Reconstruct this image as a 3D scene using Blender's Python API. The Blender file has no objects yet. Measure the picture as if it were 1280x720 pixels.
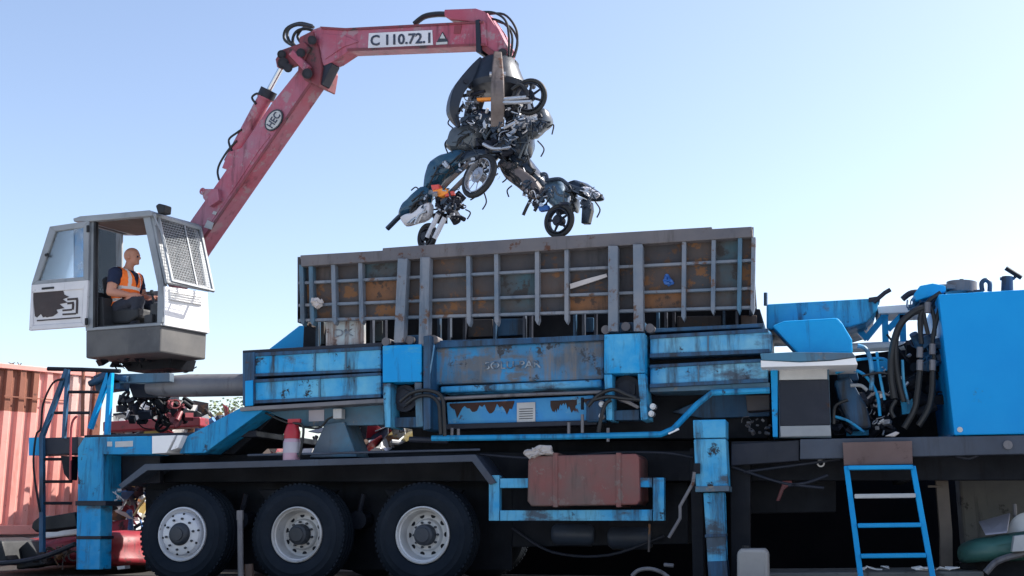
import bpy, bmesh, math, random
from mathutils import Vector as V, Matrix, noise as mnoise
rnd = random.Random(7)
sc = bpy.context.scene
COL = sc.collection
R = math.radians

# ------------------------------------------------------------------ camera solve (photo 1280x720)
F = 1400.0; HZ = 648.0; CZ = 0.69
PIT = math.atan((HZ - 360) / F); YAW = R(15.2)
FW = V((-math.sin(YAW) * math.cos(PIT), math.cos(YAW) * math.cos(PIT), math.sin(PIT)))
RT = V((math.cos(YAW), math.sin(YAW), 0))
UP = RT.cross(FW)
CAM = V((0, 0, CZ))
YP = V((0, 1, 0)); ZP = V((0, 0, 1)); XP = V((1, 0, 0))

class Plane:
    def __init__(s, p0, n): s.p0 = V(p0); s.n = V(n).normalized()
    def at(s, x, y, off=0.0):
        d = FW + RT * ((x - 640) / F) + UP * ((360 - y) / F)
        p = s.p0 + s.n * off
        return CAM + d * ((p - CAM).dot(s.n) / d.dot(s.n))
TY = Plane((0, 0, 0), YP)                 # truck planes: offset = world Y
def at(x, y, Y): return TY.at(x, y, Y)
AZ = R(-14)
CU = V((math.cos(AZ), math.sin(AZ), 0)); CV = V((-CU.y, CU.x, 0))
CC = at(200, 440, 11.6)                   # near front bottom corner of the crane cab
CP = Plane(CC, CV)                        # crane side planes: offset = distance behind cab side
FP = Plane(CC, CU)                        # cab front planes
BOOM = 1.0                                # boom centre plane offset

# ------------------------------------------------------------------ materials
def nd(t, typ, **k):
    n = t.nodes.new(typ)
    for a, b in k.items(): setattr(n, a, b)
    return n
def M(name, base, alt=None, grime=None, g=0.0, rust=None, r=0.0, rough=0.55, metal=0.0, scale=1.0, bump=0.12, streak=1.0, spec=0.4, blot=None):
    m = bpy.data.materials.new(name); m.use_nodes = True
    t = m.node_tree; b = t.nodes['Principled BSDF']; L = t.links.new
    geo = nd(t, 'ShaderNodeNewGeometry')
    def noise(sc_, det, vec=None, ro=0.62):
        n = nd(t, 'ShaderNodeTexNoise'); n.inputs['Scale'].default_value = sc_; n.inputs['Detail'].default_value = det
        n.inputs['Roughness'].default_value = ro
        L(vec or geo.outputs['Position'], n.inputs['Vector']); return n.outputs['Fac']
    def ramp(fac, a, b_):
        n = nd(t, 'ShaderNodeMapRange'); n.inputs['From Min'].default_value = a; n.inputs['From Max'].default_value = b_
        L(fac, n.inputs['Value']); return n.outputs['Result']
    def mix(fac, c1, c2):
        n = nd(t, 'ShaderNodeMix', data_type='RGBA'); L(fac, n.inputs['Factor'])
        for s_, c in ((n.inputs[6], c1), (n.inputs[7], c2)):
            if isinstance(c, tuple): s_.default_value = (*c, 1)
            else: L(c, s_)
        return n.outputs[2]
    col = base
    if alt: col = mix(ramp(noise(1.7 * scale, 8), .38, .64), base, alt)
    if blot:
        mb = nd(t, 'ShaderNodeMapping'); mb.inputs['Scale'].default_value = (1, 1, 2.2); L(geo.outputs['Position'], mb.inputs['Vector'])
        col = mix(ramp(noise(blot[2], 10, mb.outputs['Vector'], .68), blot[1], blot[1] + .09), col, blot[0])
    if grime and g > 0:
        mp = nd(t, 'ShaderNodeMapping'); mp.inputs['Scale'].default_value = (5, 5, 5 - 4.4 * streak)
        L(geo.outputs['Position'], mp.inputs['Vector'])
        f = ramp(noise(1.3 * scale, 9, mp.outputs['Vector'], .7), .86 - g * .62, .98 - g * .52)
        col = mix(f, col, grime)
    fr = noise(4.5 * scale, 13, None, .72)
    if rust and r > 0:
        th = .5 + (.5 - r) * .42
        col = mix(ramp(fr, th - .015, th + .03), col, rust)
    if isinstance(col, tuple): b.inputs['Base Color'].default_value = (*col, 1)
    else: L(col, b.inputs['Base Color'])
    rr = nd(t, 'ShaderNodeMapRange'); rr.inputs['To Min'].default_value = max(.05, rough - .15); rr.inputs['To Max'].default_value = min(1, rough + .18)
    rr.inputs['From Min'].default_value = .3; rr.inputs['From Max'].default_value = .7
    L(fr, rr.inputs['Value']); L(rr.outputs['Result'], b.inputs['Roughness'])
    b.inputs['Metallic'].default_value = metal
    b.inputs['Specular IOR Level'].default_value = spec
    if bump:
        bp = nd(t, 'ShaderNodeBump'); bp.inputs['Strength'].default_value = bump; bp.inputs['Distance'].default_value = .02
        L(fr, bp.inputs['Height']); L(bp.outputs['Normal'], b.inputs['Normal'])
    return m
DK = (.012, .014, .018); RU = (.075, .03, .017)
m_blue = M('blue_paint', (.002, .25, .58), (.006, .31, .63), (.014, .07, .15), .42, (.03, .045, .07), .16, .42, spec=.22, blot=((.05, .30, .50), .6, 2.0))
m_blue_t = M('blue_tank_paint', (.001, .245, .60), (.003, .275, .63), (.015, .14, .33), .33, (.03, .18, .36), .10, .42, scale=.6, bump=.05, spec=.2)
m_blue_w = M('worn_blue_paint', (.005, .26, .56), (.12, .40, .58), (.028, .040, .055), .60, (.020, .024, .032), .24, .5, spec=.25, blot=((.055, .085, .12), .545, 1.5))
m_blue_d = M('grimy_blue_paint', (.010, .06, .14), (.02, .085, .17), (.014, .018, .026), .68, RU, .12, .55)
m_blue_g = M('faded_grey_blue_paint', (.07, .10, .135), (.05, .16, .25), (.03, .034, .042), .5, (.16, .15, .14), .2, .55)
m_blue_ww = M('sun_faded_blue_paint', (.02, .24, .50), (.16, .40, .54), (.028, .040, .055), .62, (.03, .04, .055), .28, .5, spec=.25, blot=((.06, .09, .125), .535, 1.25))
m_blue_m = M('dulled_blue_paint', (.004, .21, .47), (.03, .28, .50), (.016, .045, .09), .58, (.025, .035, .05), .22, .5, spec=.22, blot=((.07, .10, .14), .60, 2.4))
m_casing = M('faded_casing_paint', (.055, .085, .12), (.015, .20, .42), (.15, .13, .115), .62, (.03, .035, .045), .30, .55, scale=1.2, blot=((.085, .10, .12), .50, 2.2))
m_idp = M('pale_rusty_panel', (.28, .36, .40), (.34, .30, .29), (.12, .07, .055), .62, (.11, .07, .06), .38, .6, scale=1.6)
m_plate = M('brown_primed_plate', (.13, .085, .08), (.10, .065, .06), (.06, .05, .05), .4, (.08, .05, .045), .25, .6)
m_idt = M('worn_dark_lettering', (.06, .07, .12), (.16, .2, .24), (.28, .34, .38), .6, (.2, .17, .16), .42, .6, scale=3)
m_peel = M('peeling_blue_paint', (.012, .19, .50), (.05, .27, .5), DK, .3, (.055, .02, .014), .30, .55, scale=.9, blot=((.16, .34, .46), .56, 3))
m_dark = M('oily_shaded_steel', (.006, .008, .013), (.013, .016, .023), (.004, .004, .006), .5, (.02, .012, .01), .10, .6, spec=.15)  # near black: shade of recesses and underbody is put into this colour
m_dark2 = M('dark_frame_steel', (.013, .017, .028), (.022, .026, .040), (.006, .007, .01), .5, (.04, .02, .014), .10, .5, spec=.25)
m_black = M('black_rubber', (.011, .012, .014), (.020, .022, .026), (.05, .047, .045), .22, None, 0, .62, bump=.06)
m_hose = M('hose_rubber', (.011, .012, .014), None, None, 0, None, 0, .45, bump=0)
m_tyre = M('tyre_rubber', (.005, .010, .018), (.009, .014, .023), (.022, .026, .034), .26, None, 0, .75, bump=.08, spec=.2)
m_grey = M('bare_grey_steel', (.17, .165, .175), (.115, .115, .13), (.05, .045, .045), .5, RU, .2, .5, .2)
m_beamg = M('grey_deck_steel', (.042, .058, .088), (.032, .04, .06), (.02, .022, .03), .45, RU, .1, .5)
m_hop = M('hopper_rim_steel', (.13, .12, .125), (.085, .085, .10), (.045, .04, .04), .5, RU, .25, .6)
m_rib = M('hopper_rib_steel', (.19, .20, .225), (.10, .14, .19), (.05, .07, .10), .5, (.10, .06, .045), .28, .55)
m_cbrown = M('hopper_brown', (.085, .055, .043), (.042, .045, .05), (.02, .018, .018), .5, (.16, .075, .032), .38, .7)
m_cdark = M('hopper_dark', (.034, .036, .044), (.055, .044, .042), (.014, .015, .018), .5, (.09, .048, .028), .33, .7)
m_cteal = M('hopper_teal', (.025, .085, .115), (.055, .045, .042), (.015, .02, .025), .55, (.03, .028, .028), .40, .65)
m_corange = M('hopper_orange', (.22, .09, .028), (.085, .05, .035), (.03, .022, .018), .55, (.05, .032, .025), .40, .7)
m_red = M('crane_red_paint', (.34, .062, .10), (.31, .12, .17), (.11, .03, .045), .55, (.29, .17, .20), .36, .48)
m_redd = M('crane_red_dirty', (.20, .035, .045), (.13, .035, .045), (.03, .02, .024), .5, (.05, .03, .03), .3, .5)
m_redtank = M('rusty_red_tank', (.19, .065, .06), (.13, .085, .078), (.07, .045, .04), .52, (.17, .12, .11), .3, .6)
m_chrome = M('chrome_rod', (.62, .63, .65), None, None, 0, None, 0, .2, 1, bump=0)
m_silver = M('silver_metal', (.50, .51, .54), (.36, .37, .40), (.12, .11, .11), .4, (.10, .08, .07), .18, .35, .7)
m_rim = M('wheel_rim_paint', (.62, .63, .66), (.46, .47, .50), (.13, .125, .13), .35, (.16, .12, .10), .12, .42, .15)
m_rim2 = M('dusty_rim_paint', (.56, .57, .58), (.40, .39, .38), (.10, .095, .09), .45, (.12, .085, .06), .16, .45, .15)
m_hub = M('hub_grease_far_rim_shade', (.035, .042, .055), (.02, .024, .03), None, 0, None, 0, .5)
m_white = M('white_paint', (.78, .78, .78), (.70, .70, .71), (.42, .40, .38), .26, (.2, .15, .12), .05, .5, bump=.05)
m_cabgrey = M('cab_frame_grey', (.25, .27, .29), (.19, .21, .23), (.10, .10, .11), .45, (.12, .10, .09), .12, .5)
m_cabbase = M('cab_base_grey', (.10, .098, .097), (.065, .066, .07), (.17, .16, .145), .45, (.17, .155, .14), .15, .65)
m_cabin = M('cab_interior', (.02, .022, .026), (.03, .032, .036), None, 0, None, 0, .7)
m_roofin = M('cab_headliner', (.10, .07, .062), (.07, .05, .046), None, 0, None, 0, .85)
m_peelw = M('peeled_white_panel', (.62, .61, .62), (.5, .5, .52), (.12, .1, .1), .35, (.07, .055, .055), .2, .6)
m_brownpl = M('brown_residue', (.055, .042, .042), (.04, .034, .036), None, 0, (.3, .28, .28), .1, .8)
m_cont = M('container_red', (.70, .33, .29), (.64, .26, .22), (.40, .14, .10), .42, (.20, .065, .04), .14, .65, bump=.05)
m_contb = M('container_brown', (.25, .095, .06), (.20, .075, .05), (.10, .045, .03), .5, (.09, .04, .03), .25, .7)
m_contw = M('container_faded_lettering', (.62, .50, .47), (.55, .34, .30), (.46, .2, .16), .5, (.46, .17, .13), .3, .7)
m_skin = M('skin', (.50, .25, .17), (.44, .20, .14), None, 0, None, 0, .5, bump=0)
m_navy = M('navy_cotton', (.010, .018, .05), (.014, .025, .06), None, 0, None, 0, .85)
m_trou = M('dark_work_trousers', (.018, .022, .036), (.026, .03, .045), None, 0, None, 0, .85)
m_orange = M('hi_vis_orange', (.95, .20, .03), (.88, .16, .02), None, 0, None, 0, .7, bump=0)
m_refl = M('reflective_strip', (.62, .60, .58), None, None, 0, None, 0, .4, bump=0)
m_text = M('dark_lettering', (.03, .04, .07), (.05, .06, .09), (.45, .45, .5), .16, None, 0, .6, scale=3, bump=0)
m_fade = M('faded_white_lettering', (.30, .34, .38), (.14, .2, .26), (.06, .08, .11), .6, (.05, .08, .12), .44, .6, scale=2, bump=0)
m_label = M('label_plate', (.46, .47, .47), (.34, .35, .36), (.14, .14, .14), .35, None, 0, .5, bump=0)
m_scdark = M('scooter_dark_plastic', (.014, .02, .032), (.02, .032, .052), None, 0, (.07, .075, .09), .14, .2, bump=.07)
m_scblue = M('scooter_petrol_blue_paint', (.014, .055, .105), (.02, .075, .13), None, 0, (.04, .05, .06), .12, .2, bump=.07)
m_scgrey = M('scooter_grey_paint', (.10, .115, .13), (.06, .075, .09), (.025, .03, .035), .3, (.03, .03, .035), .2, .28, .3, bump=.08)
m_scsteel = M('scooter_steel_blue', (.09, .15, .21), (.06, .10, .15), (.02, .03, .04), .3, (.03, .03, .035), .2, .26, .3, bump=.08)
m_scwhite = M('scooter_white_panel', (.66, .66, .70), (.52, .53, .58), (.15, .15, .17), .25, None, 0, .35, bump=.12)
m_scbrown = M('scooter_underside_brown', (.15, .125, .12), (.10, .085, .085), (.04, .035, .035), .4, RU, .15, .55, bump=.3)
m_lamp_o = M('orange_lens', (.85, .28, .03), None, None, 0, None, 0, .25, bump=0)
m_lamp_r = M('red_lens', (.62, .08, .06), None, None, 0, None, 0, .25, bump=0)
m_tine = M('worn_tine_steel', (.085, .065, .06), (.19, .16, .15), (.03, .025, .025), .55, RU, .25, .5, .3)
m_grap = M('grapple_black_steel', (.014, .02, .032), (.022, .03, .045), (.035, .03, .03), .35, RU, .12, .4, .2)
m_conc = M('weathered_concrete', (.15, .15, .145), (.11, .115, .115), (.055, .055, .06), .45, (.06, .06, .06), .3, .9, bump=.3)
m_shade_wall = M('shade_wall', (.006, .007, .01), (.009, .009, .012), (.005, .005, .005), .4, None, 0, .95, spec=0)  # near black, holds the shade seen under the truck
m_ground = M('shade_darkened_ground', (.030, .029, .028), (.020, .020, .020), (.014, .014, .014), .45, (.09, .085, .08), .2, .95, streak=0, bump=.6)  # dark tone deepens the shade around the truck
m_wood = M('weathered_post', (.12, .10, .085), (.08, .068, .06), (.05, .04, .035), .4, None, 0, .85)
m_green = M('scrap_green_paint', (.045, .14, .12), (.035, .10, .09), (.02, .04, .04), .4, (.05, .04, .035), .25, .45)
m_carred = M('scrap_red_paint', (.26, .018, .03), (.18, .016, .025), (.04, .012, .016), .5, (.06, .025, .025), .3, .45)
m_rag = M('dirty_cloth', (.46, .43, .42), (.32, .29, .28), (.15, .12, .11), .35, None, 0, .9, bump=.5)
m_bluerag = M('blue_plastic_scrap', (.015, .08, .30), (.03, .12, .36), None, 0, None, 0, .5)
m_can = M('dusty_white_plastic', (.33, .32, .31), (.25, .245, .24), (.12, .11, .10), .4, None, 0, .6)
m_ext = M('extinguisher_faded_body', (.36, .20, .27), (.46, .34, .42), (.10, .05, .06), .35, (.35, .3, .34), .2, .4)
m_extr = M('extinguisher_red', (.42, .02, .035), (.32, .02, .03), None, 0, None, 0, .4)
m_paper = M('paper_label', (.42, .41, .46), (.34, .32, .38), (.16, .14, .18), .35, None, 0, .7, bump=0)
m_leaf = M('dry_green_leaves', (.16, .20, .09), (.09, .13, .05), None, 0, None, 0, .7, scale=2, bump=0)
m_bark = M('bark', (.09, .07, .05), (.06, .045, .035), None, 0, None, 0, .9)
HEAPM = [M('scrap_white', (.62, .62, .60), (.42, .42, .42), (.1, .09, .09), .4, RU, .18, .5), m_silver, m_dark2, m_scrap if False else m_cabgrey,
         M('scrap_blue', (.05, .14, .36), (.08, .2, .42), DK, .4, RU, .2, .5), m_carred, m_cbrown, m_black, m_grey,
         M('scrap_yellow', (.5, .36, .10), (.42, .34, .16), DK, .3, RU, .2, .5)]
def glass_mat(name, tint, mixf):
    m = bpy.data.materials.new(name); m.use_nodes = True; t = m.node_tree
    t.nodes.remove(t.nodes['Principled BSDF']); out = t.nodes['Material Output']
    tr = nd(t, 'ShaderNodeBsdfTransparent'); tr.inputs[0].default_value = (*tint, 1)
    gl = nd(t, 'ShaderNodeBsdfGlossy'); gl.inputs['Roughness'].default_value = .08
    df = nd(t, 'ShaderNodeBsdfDiffuse'); df.inputs[0].default_value = (.55, .58, .6, 1)
    geo = nd(t, 'ShaderNodeNewGeometry'); nz = nd(t, 'ShaderNodeTexNoise'); nz.inputs['Scale'].default_value = 6; nz.inputs['Detail'].default_value = 6
    t.links.new(geo.outputs['Position'], nz.inputs['Vector'])
    mr = nd(t, 'ShaderNodeMapRange'); mr.inputs['From Min'].default_value = .35; mr.inputs['From Max'].default_value = .75; mr.inputs['To Max'].default_value = mixf
    t.links.new(nz.outputs['Fac'], mr.inputs['Value'])
    a = nd(t, 'ShaderNodeMixShader'); t.links.new(mr.outputs['Result'], a.inputs[0]); t.links.new(tr.outputs[0], a.inputs[1]); t.links.new(df.outputs[0], a.inputs[2])
    fr = nd(t, 'ShaderNodeFresnel'); fr.inputs[0].default_value = 1.45
    b = nd(t, 'ShaderNodeMixShader'); t.links.new(fr.outputs[0], b.inputs[0]); t.links.new(a.outputs[0], b.inputs[1]); t.links.new(gl.outputs[0], b.inputs[2])
    t.links.new(b.outputs[0], out.inputs[0]); return m
m_glass = glass_mat('dusty_glass', (.93, .96, .98), .04)
m_glass2 = glass_mat('scratched_blue_glass', (.60, .72, .82), .5)

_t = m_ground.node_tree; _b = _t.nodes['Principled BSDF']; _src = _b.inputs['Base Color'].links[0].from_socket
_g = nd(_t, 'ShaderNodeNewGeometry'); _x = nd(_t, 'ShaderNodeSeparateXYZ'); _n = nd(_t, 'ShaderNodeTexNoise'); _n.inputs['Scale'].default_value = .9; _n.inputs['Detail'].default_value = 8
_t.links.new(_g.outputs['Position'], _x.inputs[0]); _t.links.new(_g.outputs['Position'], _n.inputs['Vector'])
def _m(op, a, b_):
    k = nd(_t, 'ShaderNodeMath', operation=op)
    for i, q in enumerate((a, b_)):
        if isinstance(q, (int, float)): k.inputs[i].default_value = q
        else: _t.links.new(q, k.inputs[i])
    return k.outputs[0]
_d = _m('SUBTRACT', _m('ABSOLUTE', _m('SUBTRACT', _x.outputs[1], 11.7), 0), 2.5)  # band along the truck where the ground colour is darkened as shade
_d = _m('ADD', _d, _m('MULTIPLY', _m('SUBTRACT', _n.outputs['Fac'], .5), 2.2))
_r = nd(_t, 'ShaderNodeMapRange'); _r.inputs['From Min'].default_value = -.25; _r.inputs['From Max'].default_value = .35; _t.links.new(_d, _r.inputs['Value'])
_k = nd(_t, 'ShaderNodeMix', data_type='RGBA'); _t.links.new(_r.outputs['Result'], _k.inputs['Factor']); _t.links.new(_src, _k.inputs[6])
_p = nd(_t, 'ShaderNodeMix', data_type='RGBA'); _t.links.new(_n.outputs['Fac'], _p.inputs['Factor']); _p.inputs[6].default_value = (.34, .335, .33, 1); _p.inputs[7].default_value = (.48, .47, .46, 1)  # paler ground outside the band, raised to bounce fill light and look sunlit
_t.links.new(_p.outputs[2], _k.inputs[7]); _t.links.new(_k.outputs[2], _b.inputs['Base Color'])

# ------------------------------------------------------------------ mesh builder
WORLD = {}
def empty(name, loc, label=None, cat=None, group=None, parent=None):
    o = bpy.data.objects.new(name, None); COL.objects.link(o); o.empty_display_size = .2
    base = V((0, 0, 0))
    if parent is not None: o.parent = parent; base = WORLD[parent]
    o.location = V(loc) - base; WORLD[o] = V(loc)
    if label: o['label'] = label
    if cat: o['category'] = cat
    if group: o['group'] = group
    return o
class G:
    def __init__(s): s.b = bmesh.new(); s.mi = 0
    def face(s, vs):
        try:
            f = s.b.faces.new(vs); f.material_index = s.mi; return f
        except ValueError: return None
    def loops(s, rings, closed=True, cap=True):
        rr = [[s.b.verts.new(p) for p in r] for r in rings]
        n = len(rr[0])
        for a, b in zip(rr, rr[1:]):
            for i in range(n if closed else n - 1):
                j = (i + 1) % n
                s.face((a[i], a[j], b[j], b[i]))
        if cap and n > 2:
            s.face(rr[0][::-1]); s.face(rr[-1])
        return s
    def ext(s, pts, d): return s.loops([pts, [p + d for p in pts]])
    def px(s, poly, o0, o1, pl=TY):        # polygon measured in the photo, standing on a plane, extruded to real depth
        return s.ext([pl.at(x, y, o0) for x, y in poly], pl.n * (o1 - o0))
    def pxr(s, x0, y0, x1, y1, o0, o1, pl=TY): return s.px([(x0, y0), (x1, y0), (x1, y1), (x0, y1)], o0, o1, pl)
    def box(s, c, h, rot=None):
        c = V(c); rot = rot or Matrix.Identity(3); x, y, z = h
        q = [c + rot @ V((a * x, b * y, -z)) for a, b in ((-1, -1), (1, -1), (1, 1), (-1, 1))]
        return s.ext(q, rot @ V((0, 0, 2 * z)))
    def tube(s, pts, r, n=8, closed=False):
        pts = [V(p) for p in pts]; m = len(pts); rings = []
        rs = r if isinstance(r, (list, tuple)) else [r] * m
        up = None
        for i in range(m):
            if closed: t = pts[(i + 1) % m] - pts[i - 1]
            else: t = pts[min(i + 1, m - 1)] - pts[max(i - 1, 0)]
            t.normalize()
            if up is None: up = V((0, 0, 1)) if abs(t.z) < .9 else V((0, 1, 0))
            a = t.cross(up)
            if a.length < 1e-4: a = t.orthogonal()
            a.normalize(); b = a.cross(t).normalized(); up = b
            k = 1.0
            if n == 4: k = 1.414
            rings.append([pts[i] + (a * math.cos(2 * math.pi * (j + .5) / n) + b * math.sin(2 * math.pi * (j + .5) / n)) * rs[i] * k for j in range(n)])
        if closed: s.loops(rings + [rings[0]], cap=False)
        else: s.loops(rings)
        return s
    def pxt(s, pts, o, r, pl=TY, n=8, smooth=False):
        q = [pl.at(p[0], p[1], p[2] if len(p) > 2 else o) for p in pts]
        if smooth: q = spline(q)
        return s.tube(q, r, n)
    def cyl(s, p, q, r, n=16, r2=None): return s.tube([p, q], [r, r if r2 is None else r2], n)
    def lathe(s, prof, c, ax, n=40):       # prof: (radius, along axis)
        c = V(c); ax = V(ax).normalized(); a = ax.orthogonal().normalized(); b = ax.cross(a)
        rings = []
        for r, h in prof:
            rings.append([c + ax * h + (a * math.cos(2 * math.pi * j / n) + b * math.sin(2 * math.pi * j / n)) * r for j in range(n)])
        return s.loops(rings, cap=False)
    def torus(s, c, ax, Rr, r, n=28, k=8):
        c = V(c); ax = V(ax).normalized(); a = ax.orthogonal().normalized(); b = ax.cross(a)
        return s.tube([c + (a * math.cos(2 * math.pi * j / n) + b * math.sin(2 * math.pi * j / n)) * Rr for j in range(n)], r, k, True)
    def puff(s, poly, o, th, pl, dome=1.0, dent=.018):  # pressed shell body from a measured outline, with real thickness and dents
        q = spline([pl.at(x, y, o) for x, y in poly], 3, True)
        c = sum(q, V()) / len(q); rings = []
        for t, k in ((.3, -1), (.7, -.92), (.93, -.6), (1, 0), (.93, .6), (.7, .92), (.3, 1)):
            rr = []
            for p in q:
                w = c + (p - c) * t + pl.n * (k * th * dome)
                rr.append(w + mnoise.noise_vector(w * 7.0) * dent + pl.n * mnoise.noise(w * 14.0) * dent)
            rings.append(rr)
        return s.loops(rings)
    def junk(s, c, sz, n, rs=(.03, .09), seed=1):
        q = random.Random(seed)
        for _ in range(n):
            p = V(c) + V([q.uniform(-1, 1) * d for d in sz]); k = q.random(); e = q.uniform(*rs)
            ax = V((q.uniform(-1, 1), q.uniform(-1, 1), q.uniform(-1, 1))).normalized()
            if k < .35: s.cyl(p - ax * e, p + ax * e, e * q.uniform(.3, .8), 10)
            elif k < .6: s.box(p, (e * q.uniform(.4, 1.2), e * q.uniform(.2, .8), e * q.uniform(.4, 1.1)), ax.to_track_quat('Z', 'Y').to_matrix())
            elif k < .85:
                a2 = p + ax * e * 2 + V((0, 0, q.uniform(-1, 1) * e)); s.tube(spline([p - ax * e * 2, p + V((q.uniform(-1, 1) * e, 0, q.uniform(-1, 1) * e)), a2], 4), e * .14, 6)
            else: s.torus(p, ax, e, e * .2, 14, 6)
        return s
    def done(s, name, mat, parent=None, bevel=0, smooth=False, label=None, cat=None, group=None, kind=None, origin=None, jit=0):
        b = s.b
        bmesh.ops.recalc_face_normals(b, faces=b.faces)
        if origin is None:
            if b.verts:
                lo = V([min(v.co[i] for v in b.verts) for i in range(3)]); hi = V([max(v.co[i] for v in b.verts) for i in range(3)])
                origin = (lo + hi) / 2
                if parent is None: origin.z = lo.z
            else: origin = V((0, 0, 0))
        for v in b.verts: v.co -= origin
        me = bpy.data.meshes.new(name); b.to_mesh(me); b.free()
        for mm in (mat if isinstance(mat, (list, tuple)) else [mat]): me.materials.append(mm)
        if smooth:
            for p in me.polygons: p.use_smooth = True
            if smooth != 'all':
                try: me.set_sharp_from_angle(angle=R(38))
                except Exception: pass
        o = bpy.data.objects.new(name, me); COL.objects.link(o)
        base = V((0, 0, 0))
        if parent is not None: o.parent = parent; base = WORLD[parent]
        o.location = origin - base; WORLD[o] = V(origin)
        if bevel:
            md = o.modifiers.new('edge', 'BEVEL'); md.width = bevel; md.segments = 2; md.limit_method = 'ANGLE'; md.angle_limit = R(40)
        if label: o['label'] = label
        if cat: o['category'] = cat
        if group: o['group'] = group
        if kind: o['kind'] = kind
        return o
def spline(p, k=5, closed=False):
    p = [V(q) for q in p]; n = len(p); out = []
    rng = range(n) if closed else range(n - 1)
    for i in rng:
        g = (lambda j: p[j % n]) if closed else (lambda j: p[max(0, min(n - 1, j))])
        a, b, c, d = g(i - 1), g(i), g(i + 1), g(i + 2)
        for s in range(k):
            t = s / k
            out.append(.5 * ((2 * b) + (c - a) * t + (2 * a - 5 * b + 4 * c - d) * t * t + (3 * b - a - 3 * c + d) * t ** 3))
    if not closed: out.append(p[-1])
    return out
def text(name, s, quad, o, pl, mat, parent, squash=1.0):   # lettering laid on a surface: quad = px corners bl, br, tr, tl
    cu = bpy.data.curves.new(name, 'FONT'); cu.body = s; cu.offset = .012 * squash; cu.resolution_u = 3
    ob = bpy.data.objects.new(name, cu); COL.objects.link(ob)
    bpy.context.view_layer.update()
    me = bpy.data.meshes.new_from_object(ob.evaluated_get(bpy.context.evaluated_depsgraph_get()))
    bpy.data.objects.remove(ob)
    xs = [v.co.x for v in me.vertices]; ys = [v.co.y for v in me.vertices]
    x0, x1, y0, y1 = min(xs), max(xs), min(ys), max(ys)
    Q = [pl.at(x, y, o) for x, y in quad]
    g = G(); g.b.from_mesh(me)
    for v in g.b.verts:
        a = (v.co.x - x0) / (x1 - x0); c = (v.co.y - y0) / (y1 - y0)
        v.co = (Q[0] * (1 - a) + Q[1] * a) * (1 - c) + (Q[3] * (1 - a) + Q[2] * a) * c
    ex = bmesh.ops.extrude_face_region(g.b, geom=list(g.b.faces))
    for e in ex['geom']:
        if isinstance(e, bmesh.types.BMVert): e.co += pl.n * -.002
    bpy.data.meshes.remove(me)
    return g.done(name, mat, parent)

# ================================================================== SETTING
g = G(); nx, ny = 90, 90
def gz(x, y):
    k = max(0, min(1, (-x - 5.2) / 2.0)) * max(0, min(1, (y - 13.6) / 2.0))
    far = max(0, min(1, (60 - y) / 30.0))
    return (.44 * min(1, k) * far) + .03 * mnoise.noise(V((x * .7, y * .7, 0))) * min(1, max(0, (y - 11) / 3 + .3))
xs = [-300, -120, -60, -35] + [-26 + i * .45 for i in range(100)] + [30, 60, 120, 300]
ys = [-60, -20, -6] + [-2 + i * .45 for i in range(70)] + [32, 36, 42, 50, 62, 80, 130, 300]
vv = [[g.b.verts.new((x, y, gz(x, y))) for x in xs] for y in ys]
for j in range(len(ys) - 1):
    for i in range(len(xs) - 1): g.face((vv[j][i], vv[j][i + 1], vv[j + 1][i + 1], vv[j + 1][i]))
g.done('ground', m_ground, smooth='all', kind='structure', origin=V((0, 0, 0)))

# ================================================================== TRUCK WITH SCRAP PRESS
T = empty('press_truck', (-3.5, 12.2, 0), 'long blue and grimy scrap press truck on three near wheels, carrying the ribbed hopper', 'truck')
def part(g, name, mat, bevel=.008, parent=None, **k): return g.done(name, mat, parent or T, bevel=bevel, **k)
def qpart(name, mat, poly, y0, y1, bevel=.008, parent=None, **k):
    return part(G().px(poly, y0, y1), name, mat, bevel, parent, **k)

# --- chassis
g = G(); g.px([(150, 569), (1470, 558.6), (1470, 599.5), (150, 603)], 11.45, 11.6); part(g, 'chassis_rail', m_dark)
g = G(); g.px([(150, 569), (1470, 558.6), (1470, 599.5), (150, 603)], 12.75, 12.9); part(g, 'chassis_rail', m_dark)
for i in range(7):
    c = at(260 + i * 145, 585, 11.6); g = G(); g.box((c.x, 12.17, c.z), (.05, .56, .13)); part(g, 'crossmember', m_dark)
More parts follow.
